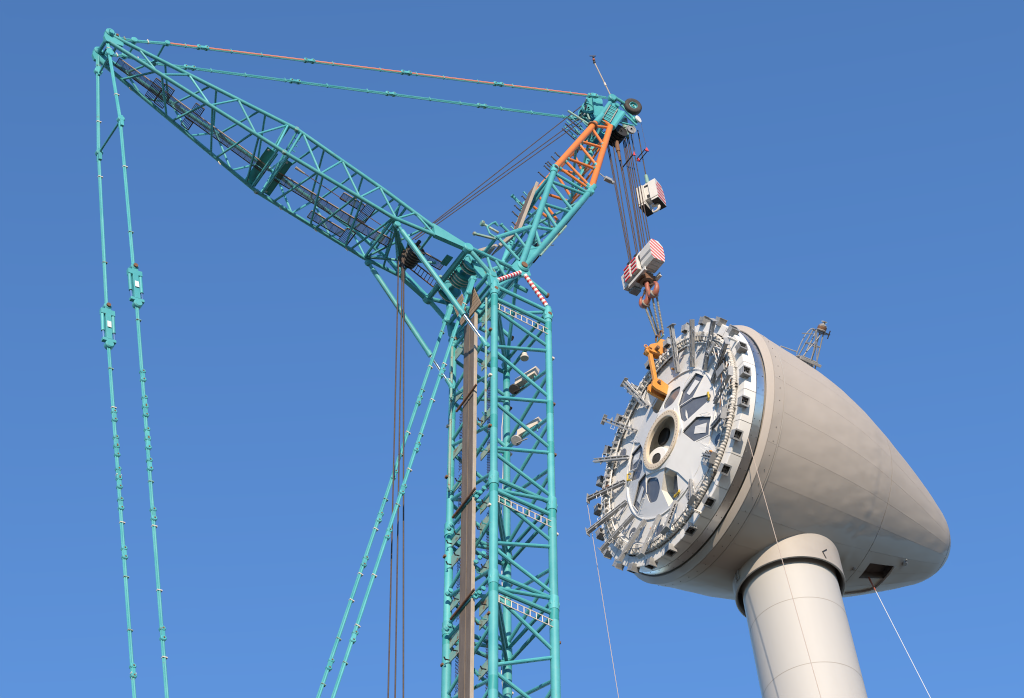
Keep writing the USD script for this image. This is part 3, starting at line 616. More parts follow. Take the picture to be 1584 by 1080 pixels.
for s0 in (-1.0, -13.55, -19.3):                              # short aluminium ladders lashed inside the frame
    rails = [tube(C(s0 + dz, .12, .12), C(s0 + dz - .12, 2.85, .12), .025, 6) for dz in (0.0, -.36)]
    ld_ = crane.part("ladder", rails[0], CREAM, parent=bm); crane.part("ladder_rail", rails[1], CREAM, parent=bm)
    for x in range(9): crane.part("ladder_rung", tube(C(s0 - .0132 * x, .2 + .3 * x, .12), C(s0 - .36 - .0132 * x, .2 + .3 * x, .12), .022, 6), CREAM, parent=bm)
# rope trough on the rear face, in lengths, with its pale edge and roller bars
for z0, z1 in ((-.75, -12.75), (-12.9, -18.65), (-18.8, -31.0), (-31.1, -45)):
    tp = crane.part("rope_trough", cat(box(C((z0 + z1) / 2, -.32, -1.87), CA, CW, CD, (z0 - z1, .50, .05)), box(C((z0 + z1) / 2, -.32, -1.36), CA, CW, CD, (z0 - z1, .47, .05)), bar(C(z0, -.345, -1.615), C(z1, -.345, -1.615), CD, .03, .05)), TROUGH, parent=bm, smooth=False)
    crane.part("trough_edge", box(C((z0 + z1) / 2, -.33, -1.08), CA, CW, CD, (z0 - z1, .07, .16)), TROUGH_EDGE, parent=bm, smooth=False)
for z in (-12.8, -18.72, -6.2):
    crane.part("roller_bar", tube(C(z - .1, -.48, -2.6 if z < -12 else -2.45), C(z + .1, -.48, -.72), .055, 10), RUST, parent=bm)
    if z < -12: crane.part("roller_bracket", box(C(z, -.36, -1.7), CA, CW, CD, (.12, 1.9, .10)), TEAL, parent=bm, smooth=False)
# guide hood of boards at the trough's head
for i in range(8):
    a0, a1 = -.72 + i * .232, -.72 + (i + .9) * .232
    lerp = lambda al, u, v: u + (v - u) * (al + .72) / 1.86
    for (l0, l1), (r0, r1), off in (((-1.52, -1.04), (-.48, -1.02), -.40), ((-2.12, -2.62), (-1.56, -1.80), -.46)):
        v = [C(al, off - .10 * (al + .72), g) - CD * t for al in (a0, a1) for g in (lerp(al, l0, l1), lerp(al, r0, r1)) for t in (0, .05)]
        crane.part("guide_board", trimesh.convex.convex_hull(np.array(v)), WOOD, parent=bm, smooth=False)
# stiffener plates across the rear face, partly rusty
for z, hgt in ((-1.2, .55), (-4.3, .42), (-7.95, .42), (-10.2, .34), (-13.35, .55), (-14.6, .55), (-17.2, .42), (-19.2, .60), (-20.1, .4), (-22.75, .48), (-26.5, .5)):
    crane.part("stiffener_plate", box(C(z, .02, -2.85), CA, CW, CD, (hgt * 1.25, 1.45, .04)), TEALW, parent=bm, smooth=False)
    crane.part("stiffener_plate", box(C(z, .02, -.62), CA, CW, CD, (hgt * 1.25, 1.0, .04)), TEALW, parent=bm, smooth=False)
    for g in (-3.35, -2.7, -.85, -.45):
        hk = [C(z - hgt / 2, -.05, g), C(z - hgt / 2 - .05, -.28, g), C(z - hgt / 2 - .18, -.30, g + .1), C(z - hgt / 2 - .10, -.42, g + .16)]
        if rng.random() < .75: crane.part("rope_hook", ptube(hk, .028, 6), DARK if rng.random() < .6 else TEAL, parent=bm)
    if z in (-13.35, -19.2, -17.2):
        for g in (-3.2, -2.95, -.9, -.6, -.3): crane.part("guide_roller", disc(C(z + .38, -.3, g), CW, .11, .09, 12), TEAL, parent=bm)
# netting between trough and near chord, and far side
def net(s0, s1, g0, g1, be, pitch):
    L_ = []
    k = int((s0 - s1 + g1 - g0) / pitch)
    ms = []
    for sgn in (1, -1):
        for i in range(-k, k + 1):
            # line s = c + sgn*(g)
            c = s0 - i * pitch
            pts = []
            for g in (g0, g1):
                pts.append((c + sgn * (g - g0), g))
            (sa, ga), (sb, gb) = pts
            lo_s, hi_s = s1, s0
            def clip(sa, ga, sb, gb):
                out = []
                for (s_, g_, s2, g2) in ((sa, ga, sb, gb), (sb, gb, sa, ga)):
                    if s_ > hi_s: t = (hi_s - s_) / (s2 - s_); s_, g_ = hi_s, g_ + (g2 - g_) * t
                    elif s_ < lo_s: t = (lo_s - s_) / (s2 - s_); s_, g_ = lo_s, g_ + (g2 - g_) * t
                    out.append((s_, g_))
                return out
            if max(sa, sb) <= lo_s or min(sa, sb) >= hi_s: continue
            (a1, b1), (a2, b2) = clip(sa, ga, sb, gb)
            if abs(a1 - a2) > .02: ms.append(ptube([C(a1, be, b1), C(a2, be, b2)], .013, 3, cap=False))
    return cat(ms)
for s0, s1 in ((-5.2, -9.0), (-9.2, -12.3), (-13.6, -18.0), (-19.6, -30.0)):
    crane.part("safety_net", net(s0, s1, -.98, -.12, .25, .16), DARK, parent=bm, kind="stuff", smooth=False)
    crane.part("safety_net", net(s0, s1, -3.4, -2.35, .25, .2), DARK, parent=bm, kind="stuff", smooth=False)
# pipes along the far and near chords of the rear face
cyl(bm, "service_pipe", C(-.4, -.24, -.32), C(-8.2, -.24, -.32), .055, TEALW); cyl(bm, "service_pipe", C(-.9, -.25, -3.35), C(-10.5, -.25, -3.35), .06, TEALW)
for j, y in enumerate((-4.2, -9.6, -14.0, -20.4)):
    crane.part("signal_cable", ptube([C(y + 2.4 - 1.2 * i, DEP - .1 + .03 * math.sin(i * 2.1 + j), WID - .2 + .06 * math.sin(i * 1.7 + j)) for i in range(6)], .022, 6), CREAM, parent=bm)
# two floodlights clamped inside the boom
FX = nrm(CW * 1.0 + CD * .42); FZ = CA; FY = np.cross(FZ, FX)
for al, be, mm in ((-2.55, 2.9, DARK), (-5.95, 3.0, GALV)):
    o = C(al, be, -1.95)
    fpth = crane.part("floodlight", prism([(-.66, -.28), (.46, -.16), (.56, .26), (-.62, .10)], .30, o + FX * .15, FX, FZ, FY), CREAM, smooth=False, label="pale floodlight housing clamped inside the boom")
    lc = o - FX * .62 - FZ * .36
    crane.part("lamp_head", cat(disc(lc, nrm(CAM - lc + 90 * FX * -.3), .25, .26, 20), bar(lc, o - FX * .3, FZ, .08, .1), bar(lc - FZ * .2, lc + FX * .6 - FZ * .25, FZ, .05, .05)), mm, parent=fpth)
    crane.part("lamp_bracket", cat(bar(o + FX * .5 + FZ * .2, o + FX * .55 - FZ * .5, FX, .05, .05), bar(o + FX * .2 - FZ * .1, o + FX * .25 - FZ * .6, FX, .05, .05)), TEAL, parent=fpth, smooth=False)
crane.part("signal_lamp", cat(disc(C(-2.55, 2.2, -.9) + .2 * CA, CA, .13, .18, 16), disc(C(-2.55, 2.2, -.9), CA, .2, .10, 16)), CREAM, parent=bm)

# --- boom head with the hinges of mast and jib
MR, JR = (2.13, -1.46), (2.95, 1.68)
hpl = ([prism(rounded([(2.55, 1.0), (3.25, 1.35), (3.3, 1.95), (2.6, 2.15), (2.25, 1.6)], .06), .16, C(0, 0, ga), CA, CD, CW) for ga in (-.25, -3.42)] +
                                 [prism(rounded([(.3, -.22), (1.15, -.35), (1.2, .05), (.5, .22), (.2, .2)], .06), .22, C(0, 0, ga), CA, CD, CW) for ga in (-.02, WID)])
hd = crane.part("boom_head", hpl[0], TEAL)
for x in hpl[1:]: crane.part("hinge_plate", x, TEAL, parent=hd)
for ga, gj in ((0.0, -.25), (WID, -3.42)):
    cyl(hd, "head_strut", C(MR[0], MR[1], ga), C(1.05, -.2, ga), .115); cyl(hd, "head_strut", C(MR[0] + .1, MR[1] + .1, ga), C(2.62, 1.1, gj), .105)
    cyl(hd, "head_strut", C(.5, DEP, ga), C(2.6, 1.9, gj), .09); cyl(hd, "head_strut", C(.3, .1, ga), C(2.4, 1.55, gj), .09)
    cyl(hd, "head_strut", C(2.3, -.3, gj + .12), C(.9, .1, gj + .12), .07); cyl(hd, "head_strut", C(2.38, .15, gj + .12), C(1.5, .95, gj), .07); cyl(hd, "head_strut", C(.55, .05, ga), C(1.75, 1.0, gj), .07)
    lug(hd, C(1.0, -.12, ga), CW, .2, .26); lug(hd, C(MR[0], MR[1], ga), CW, .26, .30, "mast_hinge"); lug(hd, C(JR[0], JR[1], gj), CW, .30, .44, "jib_hinge")
    crane.part("hinge_pin", tube(C(JR[0], JR[1], gj + .24), C(JR[0], JR[1], gj + .28), .17, 14), RUST, parent=hd)
    # red and white striped backstops
    for p, q, nn in () if ga < -1 else ((C(.75, .12, ga + .04), C(2.35, 1.5, gj + .14), 17), (C(2.3, 1.75, gj + .16), C(.62, DEP - .08, ga + .04), 17)):
        bs = crane.part("backstop_rod", tube(p, q, .105 if nn else .1, 12), PAPER, parent=hd, label="red and white striped rod")
        for i in range(1, nn, 2):
            crane.part("red_band", tube(p + (q - p) * i / nn, p + (q - p) * (i + 1) / nn, .108, 12), RED, parent=hd)
    cyl(hd, "stub_tube", C(2.2, 1.9, gj + .1), C(1.65, 3.0, gj + .12), .105); crane.part("stub_end", disc(C(1.64, 3.02, gj + .12), CD, .13, .12, 14), RUST, parent=hd)
    cyl(hd, "stub_tube", C(2.0, 1.5, gj - .4), C(1.9, 2.2, gj - .35), .11)
cyl(hd, "hinge_axle", C(MR[0], MR[1], .1), C(MR[0], MR[1], WID - .1), .14); cyl(hd, "jib_axle", C(JR[0], JR[1], -.1), C(JR[0], JR[1], -3.55), .13)
cyl(hd, "hinge_axle", C(1.0, -.3, 0), C(1.0, -.3, WID), .11); cyl(hd, "head_tie", C(2.2, .6, -.3), C(2.2, .6, -3.4), .1); cyl(hd, "head_tie", C(.4, 2.9, -.2), C(2.5, 1.5, -3.3), .09); cyl(hd, "head_tie", C(.4, 2.9, -3.5), C(2.5, 1.5, -.4), .09)
for i in range(6): cyl(hd, "head_tie", C(.2 + .3 * i, .3 + .22 * i, -.6 - .2 * i), C(.3 + .15 * i, 2.5 - .25 * i, -3.2 + .3 * i), .07)
for i, g in enumerate((-.72, -.95, -1.45, -1.62, -1.79, -1.96, -2.6, -2.9)):
    s_ = crane.part("head_sheave", sheave(C(2.2, -.80, g), CW, .50, .13, 36), TEAL2 if i % 3 else TEAL, parent=hd)
    crane.part("rope_groove", lathe([(.48, -.018), (.508, -.018), (.508, .018), (.48, .018)], C(2.2, -.80, g - .065), CW, 36), CREAM, parent=hd)
cyl(hd, "sheave_axle", C(2.2, -.8, -.5), C(2.2, -.8, -3.3), .11)
for g in (-.62, -1.9, -3.2): crane.part("sheave_plate", prism(rounded([(1.2, -.5), (2.55, -1.05), (2.55, -.55), (1.5, .0)], .05), .06, C(0, 0, g), CA, CD, CW), TEAL, parent=hd)
crane.part("head_pulley", sheave(C(1.95, .1, -.55), CW, .26, .2, 20), TEALW, parent=hd)

# --- back mast
ML = [(-20.05, 6.45, .58), (-11.06, 3.44, 1.35), (-5.26, 2.40, 1.41), (-2.73, 2.45, 1.52), (-1.46, 2.13, 1.82)]    # lower chord: be, al, half width
MU = [(-20.05, 6.95, .60), (-10.56, 5.54, 1.36), (-5.75, 4.05, 1.42), (-2.95, 2.86, 1.55), (-1.46, 2.16, 1.82)]
def mch(tab, be): be_, al_, h_ = zip(*tab); return np.interp(be, be_, al_), np.interp(be, be_, h_)
def ML_(be, sg): al, h = mch(ML, be); return C(al, be, -1.85 + sg * h)
def MU_(be, sg): al, h = mch(MU, be); return C(al, be, -1.85 + sg * h)
mco = [disc(f_(b_, sg), CW, .13, .16, 12) for f_, b_ in ((ML_, -11.06), (MU_, -10.56)) for sg in (1, -1)]
ms = crane.part("back_mast", mco[0], TEALW)
for x in mco[1:]: crane.part("joint_collar", x, TEALW, parent=ms)
for sg in (1, -1):
    for tab, f_, r in ((ML, ML_, .098), (MU, MU_, .098)):
        crane.part("chord", ptube([f_(b_, sg) for b_ in [t[0] for t in tab][:4 if f_ is MU_ else 5]], r, 12), TEAL, parent=ms)
    # foot plate: tapered box between the chords and the hinge
    foot = [MU_(-3.25, sg) + CA * .08, ML_(-3.1, sg) - CA * .10, C(2.0, -1.5, -1.85 + sg * 1.82), C(2.3, -1.5, -1.85 + sg * 1.82)]
    off = CW * .11; crane.part("foot_plate", trimesh.convex.convex_hull(np.array([p + o for p in foot for o in (off, -off)])), TEAL, parent=ms)
    crane.part("foot_end", disc(C(MR[0], MR[1], -1.85 + sg * 1.82), CW, .16, .22, 16), TEAL, parent=ms)
# lacing stations (be): upper chord on the sides, lower chord between
def be_px(tab, k): return k
US = [-18.55, -16.0, -13.6, -11.15, -9.9, -8.1, -6.05, -4.15]
LS = [-17.55, -14.9, -12.55, -10.35, -9.15, -7.05, -5.15, -3.05]
for sg in (1, -1):
    r = .055
    seq = [("L", -17.55), ("U", -18.55), None, ("L", -17.35), ("U", -16.05), ("L", -14.85), ("U", -13.55), ("L", -12.5), ("U", -11.0), ("L", -11.45), None, ("U", -10.3), ("L", -10.85), None, ("U", -10.2), ("L", -9.15), ("U", -8.1), ("L", -7.05), ("U", -6.05), ("L", -5.1), ("U", -4.15), ("L", -3.1)]
    for p, q in zip(seq, seq[1:]):
        if p and q: cyl(ms, "brace", (ML_ if p[0] == "L" else MU_)(p[1], sg), (ML_ if q[0] == "L" else MU_)(q[1], sg), r)
um = [-17.4, -14.8, -12.3, -9.2, -7.1, -5.1]; un = [-18.6, -16.05, -13.55, -11.05, -10.25, -8.1, -6.05, -3.9]
zig(ms, 0, 0, sorted(um, reverse=True), sorted(un, reverse=True), lambda s: MU_(s, 1), lambda s: MU_(s, -1), .055)
ln_ = [-17.45, -14.87, -12.5, -9.15, -7.05, -5.1]; lf = [-18.8, -16.0, -13.5, -11.5, -10.3, -8.0, -6.1, -4.0]
zig(ms, 0, 0, sorted(ln_, reverse=True), sorted(lf, reverse=True), lambda s: ML_(s, 1), lambda s: ML_(s, -1), .055)
for b_, f_ in ((-11.35, ML_), (-10.8, ML_), (-10.9, MU_), (-10.25, MU_), (-5.2, ML_), (-3.2, ML_), (-4.6, MU_), (-19.6, ML_), (-19.8, MU_)): cyl(ms, "cross_beam", f_(b_, 1), f_(b_, -1), .065)
for b_ in (-11.35, -10.8, -5.2): cyl(ms, "frame_diagonal", ML_(b_, 1), MU_(b_ + .3, -1), .05); cyl(ms, "frame_diagonal", ML_(b_, -1), MU_(b_ + .3, 1), .05)
for i in range(5):                                            # diagonals of the foot section
    cyl(ms, "foot_brace", ML_(-5.2 + .5 * i, 1 - .4 * i), ML_(-2.9 - .3 * i, -1 + .4 * i), .06)
cyl(ms, "foot_brace", ML_(-5.2, 1), MU_(-3.3, -1), .06); cyl(ms, "foot_brace", ML_(-5.2, -1), MU_(-3.3, 1), .06); cyl(ms, "foot_brace", ML_(-5.3, -1), ML_(-2.2, .1), .06); cyl(ms, "foot_brace", ML_(-5.2, .9), ML_(-3.1, -.9), .065)
# walkways and gratings
def low_al(be): return float(np.interp(be, [-20.05, -11.06, -5.26, -2.73, -1.46], [6.45, 3.44, 2.40, 2.45, 2.13])) + .16
def grating(b0, b1, g0, g1, name="grating", along=False):
    P = lambda b_, g_: C(low_al(b_), b_, g_)
    bs = np.linspace(b0, b1, max(2, int((b1 - b0) / 1.2) + 1)); bars = []
    if along:
        for g in np.arange(g0 + .03, g1, .052):
            for p_, q_ in zip(bs, bs[1:]): bars.append(bar(P(p_, g), P(q_, g), CA, .014, .028))
        for b_ in np.arange(b0, b1, .30): bars.append(bar(P(b_, g0), P(b_, g1), CA, .012, .02))
    else:
        for b_ in np.arange(b0, b1 + .001, .062): bars.append(bar(P(b_, g0), P(b_, g1), CA, .026, .03))
    crane.part(name, cat(bars), GRATE, parent=ms, smooth=False)
    crane.part("grating_edge", cat([bar(P(p_, g1), P(q_, g1), CA, .05, .06) for p_, q_ in zip(bs, bs[1:])]), GRATE_EDGE if along else GRATE, parent=ms, smooth=False)
    crane.part("grating_edge", cat([bar(P(p_, g0), P(q_, g0), CA, .03, .05) for p_, q_ in zip(bs, bs[1:])]), GRATE, parent=ms, smooth=False)
    for b_ in (b0, b1): crane.part("grating_end", bar(P(b_, g0), P(b_, g1), CA, .03, .05), GRATE, parent=ms, smooth=False)
grating(-19.2, -11.2, -2.24, -1.77, "walkway", along=True); grating(-10.75, -4.6, -2.22, -1.72, "walkway", along=True)
for b0, b1, g0, g1 in ((-17.4, -16.93, -2.58, -1.45), (-16.90, -16.45, -2.62, -1.40), (-15.37, -14.92, -1.76, -1.27), (-15.4, -15.0, -2.75, -2.26), (-6.56, -6.1, -1.65, -.51), (-6.62, -6.15, -3.34, -2.4)): grating(b0, b1, g0, g1)
for b0, b1, g0, g1 in ((-7.72, -6.57, -1.2, -.79), (-8.43, -6.63, -3.05, -2.6), (-3.7, -1.8, -2.0, -1.55)): grating(b0, b1, g0, g1, along=True)
for b0, b1 in ((-11.74, -11.18), (-10.76, -10.40)):
    for g0, g1 in ((-2.05, -.9), (-3.15, -2.12)):
        pp = crane.part("floor_plate", trimesh.convex.convex_hull(np.array([C(low_al(b_) + z, b_, g) for b_ in (b0, b1) for g in (g0, g1) for z in (.0, .03)])), TEAL2, parent=ms, smooth=False)
    for g in (-1.02, -3.02): crane.part("plate_eye", disc(C(low_al(b0 + .1) - .012, b0 + .12, g), CA, .055, .02, 12), PAPER, parent=ms)
for x in range(7):                                            # rungs by the section joint
    cyl(ms, "rung", MU_(-10.6, .9 - .14 * x) - CA * .2 * x, MU_(-10.2, .9 - .14 * x) - CA * .2 * x, .025)
for b_ in (-18.2, -13.2, -9.8, -7.9, -6.2): crane.part("lamp_hook", ptube([ML_(b_, -1), ML_(b_, -1) - CA * .15, ML_(b_ + .12, -1) - CA * .2], .03, 6), CREAM, parent=ms)
crane.part("foot_catwalk", cat(bar(C(2.5, -3.5, -2.2), C(2.33, -1.5, -2.6), CA, .05, .06), bar(C(2.5, -3.4, -2.65), C(2.3, -1.4, -3.05), CA, .05, .06), [bar(C(2.48 - .02 * i, -3.4 + .2 * i, -2.22 - .04 * i), C(2.48 - .02 * i, -3.35 + .2 * i, -2.66 - .04 * i), CA, .03, .03) for i in range(10)]), RUST, parent=ms, smooth=False)
crane.part("mast_cable", tube(C(3.43, -10.2, -1.0), C(2.5, -4.2, -1.42), .022, 6), RUST, parent=ms); crane.part("cable_socket", cone(C(3.43, -10.2, -1.0), C(3.35, -9.7, -1.035), .07, .04, 10), TROUGH_EDGE, parent=ms)
# dark sheave drum hung in the mast foot
for g in np.linspace(-2.25, -1.45, 6): crane.part("mast_sheave", sheave(C(2.25, -3.4, g), CW, .42, .12, 32), DARK, parent=ms); 
for g in np.linspace(-2.17, -1.53, 5): crane.part("drum_rim", lathe([(.40, -.02), (.43, -.02), (.43, .02), (.40, .02)], C(2.25, -3.4, g), CW, 32), TROUGH, parent=ms)
cyl(ms, "sheave_axle", C(2.25, -3.55, -2.7), C(2.25, -3.55, -.9), .09, DARK)
crane.part("mast_counterbox", box(C(2.2, -1.9, -1.2), CD, CW, CA, (.34, .62, .06)), TEAL2, parent=ms, smooth=False)
# tip eyes
for sg in (1, -1):
    t_ = C(6.9, -20.05, -1.85 + sg * .6)
    crane.part("tip_plate", cat(prism(rounded([(6.3, -20.15), (6.6, -20.3), (7.05, -20.25), (7.2, -20.0), (7.15, -19.6), (6.85, -19.35), (6.5, -19.3)], .06), .14, C(0, 0, -1.85 + sg * .6), CA, CD, CW), disc(t_ + CA * .12, CW, .23, .34, 20, hole=.1)), TEAL, parent=ms)
    crane.part("tip_pin", tube(C(7.05, -19.7, -1.85 + sg * .6 - .14), C(7.05, -19.7, -1.85 + sg * .6 + .14), .07, 10), RUST, parent=ms)
cyl(ms, "tip_axle", C(6.9, -20.05, -1.0), C(6.9, -20.05, -2.7), .1)
# hydraulic rams
for sg in (1, -1):
    p, q = C(2.17, -5.06, -1.85 + sg * 1.35), C(-3.67, -.2, -1.85 + sg * 1.52); ax = nrm(q - p); ln = np.linalg.norm(q - p)
    ram = crane.part("hydraulic_ram", tube(p + ax * .5, p + ax * ln * .74, .125, 16), TEAL)
    crane.part("ram_rod", tube(p + ax * ln * .73, q - ax * .35, .075, 14), CHROME, parent=ram)
    crane.part("ram_gland", tube(p + ax * ln * .72, p + ax * (ln * .74 + .1), .14, 16), TEAL, parent=ram)
    crane.part("ram_eye", cat(disc(p + ax * .1, CW, .17, .2, 16), bar(p + ax * .1, p + ax * .8, CA, .12, .14)), TEAL, parent=ram)
    crane.part("ram_eye", cat(disc(q, CW, .15, .2, 16), cone(q - ax * .5, q, .10, .12, 12)), TEAL, parent=ram)
    crane.part("ram_pipe", ptube([p + ax * .9 + CA * -.16, p + ax * ln * .5 - CA * .17, p + ax * ln * .52 - CA * .2], .025, 6), DARK, parent=ram)

# --- pendants
def pendant(name, pts, r=.062, clamps=1.3, m=TEAL, joints=(), cl_m=None, label=None):
    pts = [np.asarray(p, float) for p in pts]
    r = r * .78; m1 = ptube(pts, r, 8); dirn = nrm(pts[-1] - pts[0])
    pp = crane.part(name, m1, m, label=label)
    k = 0
    for p, q in zip(pts, pts[1:]):
        ln = np.linalg.norm(q - p); d_ = nrm(q - p); n_ = max(1, int(ln / clamps / 1.5)); a_, b_ = basis(d_)
        sd = nrm(np.cross(d_, CW)); k += 1
        if len(pts) <= 3:
            crane.part("twin_bar", tube(p + sd * .075, q + sd * .075, r * .6, 6), m if cl_m is None else cl_m, parent=pp)
        for i in range(n_):
            c = p + d_ * (ln * (i + .5 + rng.uniform(-.2, .2)) / n_)
            crane.part("clamp", box(c, d_, sd, np.cross(d_, sd), (.05, .22, .13)), (CREAM if rng.random() < .5 else TEALW) if m is TEAL and cl_m is None else TEAL, parent=pp, smooth=False)
    for c in joints:
        d_ = dirn; sd = nrm(np.cross(d_, CW))
        crane.part("link_plate", box(c, d_, CW, sd, (.55, .15, .15)), TEAL, parent=pp)
        for s_ in (-.22, .22): 
            crane.part("link_eye", disc(c + d_ * s_, CW, .125, .2, 14), TEAL, parent=pp); crane.part("link_pin", tube(c + d_ * s_ - CW * .15, c + d_ * s_ + CW * .12, .035, 8), RUST, parent=pp)
    return pp
for sg in (1, -1):                                            # stays of the main boom
    top, bot = C(1.18, -.68, -1.85 + sg * 1.0), C(-23.66, -5.82, -1.85 + sg * .95); dr = nrm(bot - top); end = top + dr * (np.linalg.norm(bot - top) + 22)
    st_ = crane.part("stay_link", cat(bar(top, top + dr * 1.15, CW, .2, .3), disc(top, CW, .17, .36, 14), disc(top + dr * 1.15, CW, .15, .36, 14)), TEAL)
    f = lambda al: top + (bot - top) * ((1.18 - al) / (1.18 + 23.66))
    pendant("boom_stay", [top + dr * 1.1, end], .07, 1.55, TEAL, [f(a_) for a_ in (-6.2, -11.6, -14.5, -17.4, -23.66, -29.5)])
for sg in (1, -1):                                            # pendants from the mast tip towards the ground
    g = lambda h: -1.85 + sg * h
    P0, P1, P2, P3 = C(6.55, -20.03, g(.5)), C(.62, -18.93, g(1.09)), C(-8.75, -17.26, g(1.27)), C(-24.58, -14.38, g(1.23))
    y0 = P0 + (P1 - P0) * .16
    pendant("mast_pendant", [P0, y0], .085, 9, TEAL)
    crane.part("pendant_lug", cat(disc(y0, CW, .2, .22, 16), bar(y0 - nrm(P1 - P0) * .25, y0 + nrm(P1 - P0) * .3, CW, .12, .28)), TEAL)
    pendant("mast_pendant", [y0, P1], .075, 20, TEAL)
    crane.part("pendant_lug", cat(disc(P1, CW, .17, .26, 16), bar(P1 - nrm(P1 - P0) * .2, P1 + nrm(P2 - P1) * .5, CW, .16, .26)), TEAL)
    pendant("mast_pendant", [P1, P2], .07, 2.6, TEAL)
    dr = nrm(P2 - P1); e1_ = P2 + dr * 2.2; sd = nrm(np.cross(dr, CW))
    tb = crane.part("tension_cylinder", cat(bar(P2 - dr * .1, P2 + dr * 1.9, CW, .26, .2), disc(P2, CW, .18, .26, 16), box(P2 + dr * .35, sd, dr, CW, (.64, .30, .2)), box(P2 + dr * 1.95, sd, dr, CW, (.62, .16, .18)), disc(e1_, CW, .2, .3, 16)), TEAL)
    for s_ in (-.25, .25):
        crane.part("cylinder_barrel", tube(P2 + dr * .2 + sd * s_, P2 + dr * 1.45 + sd * s_, .08, 12), TEAL, parent=tb); crane.part("cylinder_rod", tube(P2 + dr * 1.4 + sd * s_, P2 + dr * 1.95 + sd * s_, .05, 10), CHROME, parent=tb)
    crane.part("gauge_plate", box(P2 + dr * 1.1 + CW * .13, dr, sd, CW, (.34, .18, .03)), PAPER, parent=tb, smooth=False); crane.part("link_pin", tube(P2 + CW * .1, P2 + CW * .2, .1, 10), RUST, parent=tb)
    d2 = nrm(P3 - e1_); end = P3 + d2 * 40
    f = lambda t: e1_ + d2 * t
    pendant("mast_pendant", [e1_, end], .068, 1.75, TEAL, [f(t) for t in (4.0, 5.4, 5.9, 7.1, 7.6, 8.7, 11.2, 16.9, 22.6, 28.0)])
P1a, P1b = C(.75, -18.95, -1.85 + 1.09), C(.62, -18.93, -1.85 - 1.09)
crane.part("spreader_bar", tube(C(.72, -18.9, -.78), C(.62, -18.93, -2.92), .055, 10), TEAL)
y0a = C(5.6, -19.85, -1.85)
crane.part("spreader_bar", tube(C(5.5, -19.85, -1.3), C(5.4, -19.8, -2.4), .055, 10), TEAL)
for sg in (1, -1):                                            # pendants from mast tip to jib tip
    g = lambda h: -1.85 + sg * h
    Q0, Q1, Q2, Q3 = C(7.05, -19.7, g(.55)), C(7.53, -18.8, g(.50)), C(8.30, -17.25, g(.66)), C(21.88, 7.62, g(.88))
    pendant("jib_pendant", [Q0, Q1], .07, 9); lug(None if False else crane.path, Q1, CW, .17, .22, "pendant_lug")
    pendant("jib_pendant", [Q1, Q2], .075, 9); lug(crane.path, Q2, CW, .14, .2, "pendant_lug")
    ln = np.linalg.norm(Q3 - Q2); d_ = nrm(Q3 - Q2)
    pendant("jib_pendant", [Q2, Q2 + d_ * (ln * (.955 if sg > 0 else .96))], .075, 1.45, SALMON if sg > 0 else TEAL, [Q2 + d_ * t for t in (2.0, 8.3, 14.4, 20.6)], cl_m=TEAL, label="faded orange near pendant" if sg > 0 else None)
    pendant("jib_pendant", [Q2 + d_ * ln * .95, Q3], .08, .9, TEAL, [Q2 + d_ * ln * .965])
crane.part("spreader_bar", tube(C(7.6, -18.7, -1.35), C(7.6, -18.65, -2.35), .06, 10), TEAL); crane.part("spreader_bar", tube(C(8.22, -17.35, -1.2), C(8.2, -17.3, -2.5), .06, 10), TEAL)

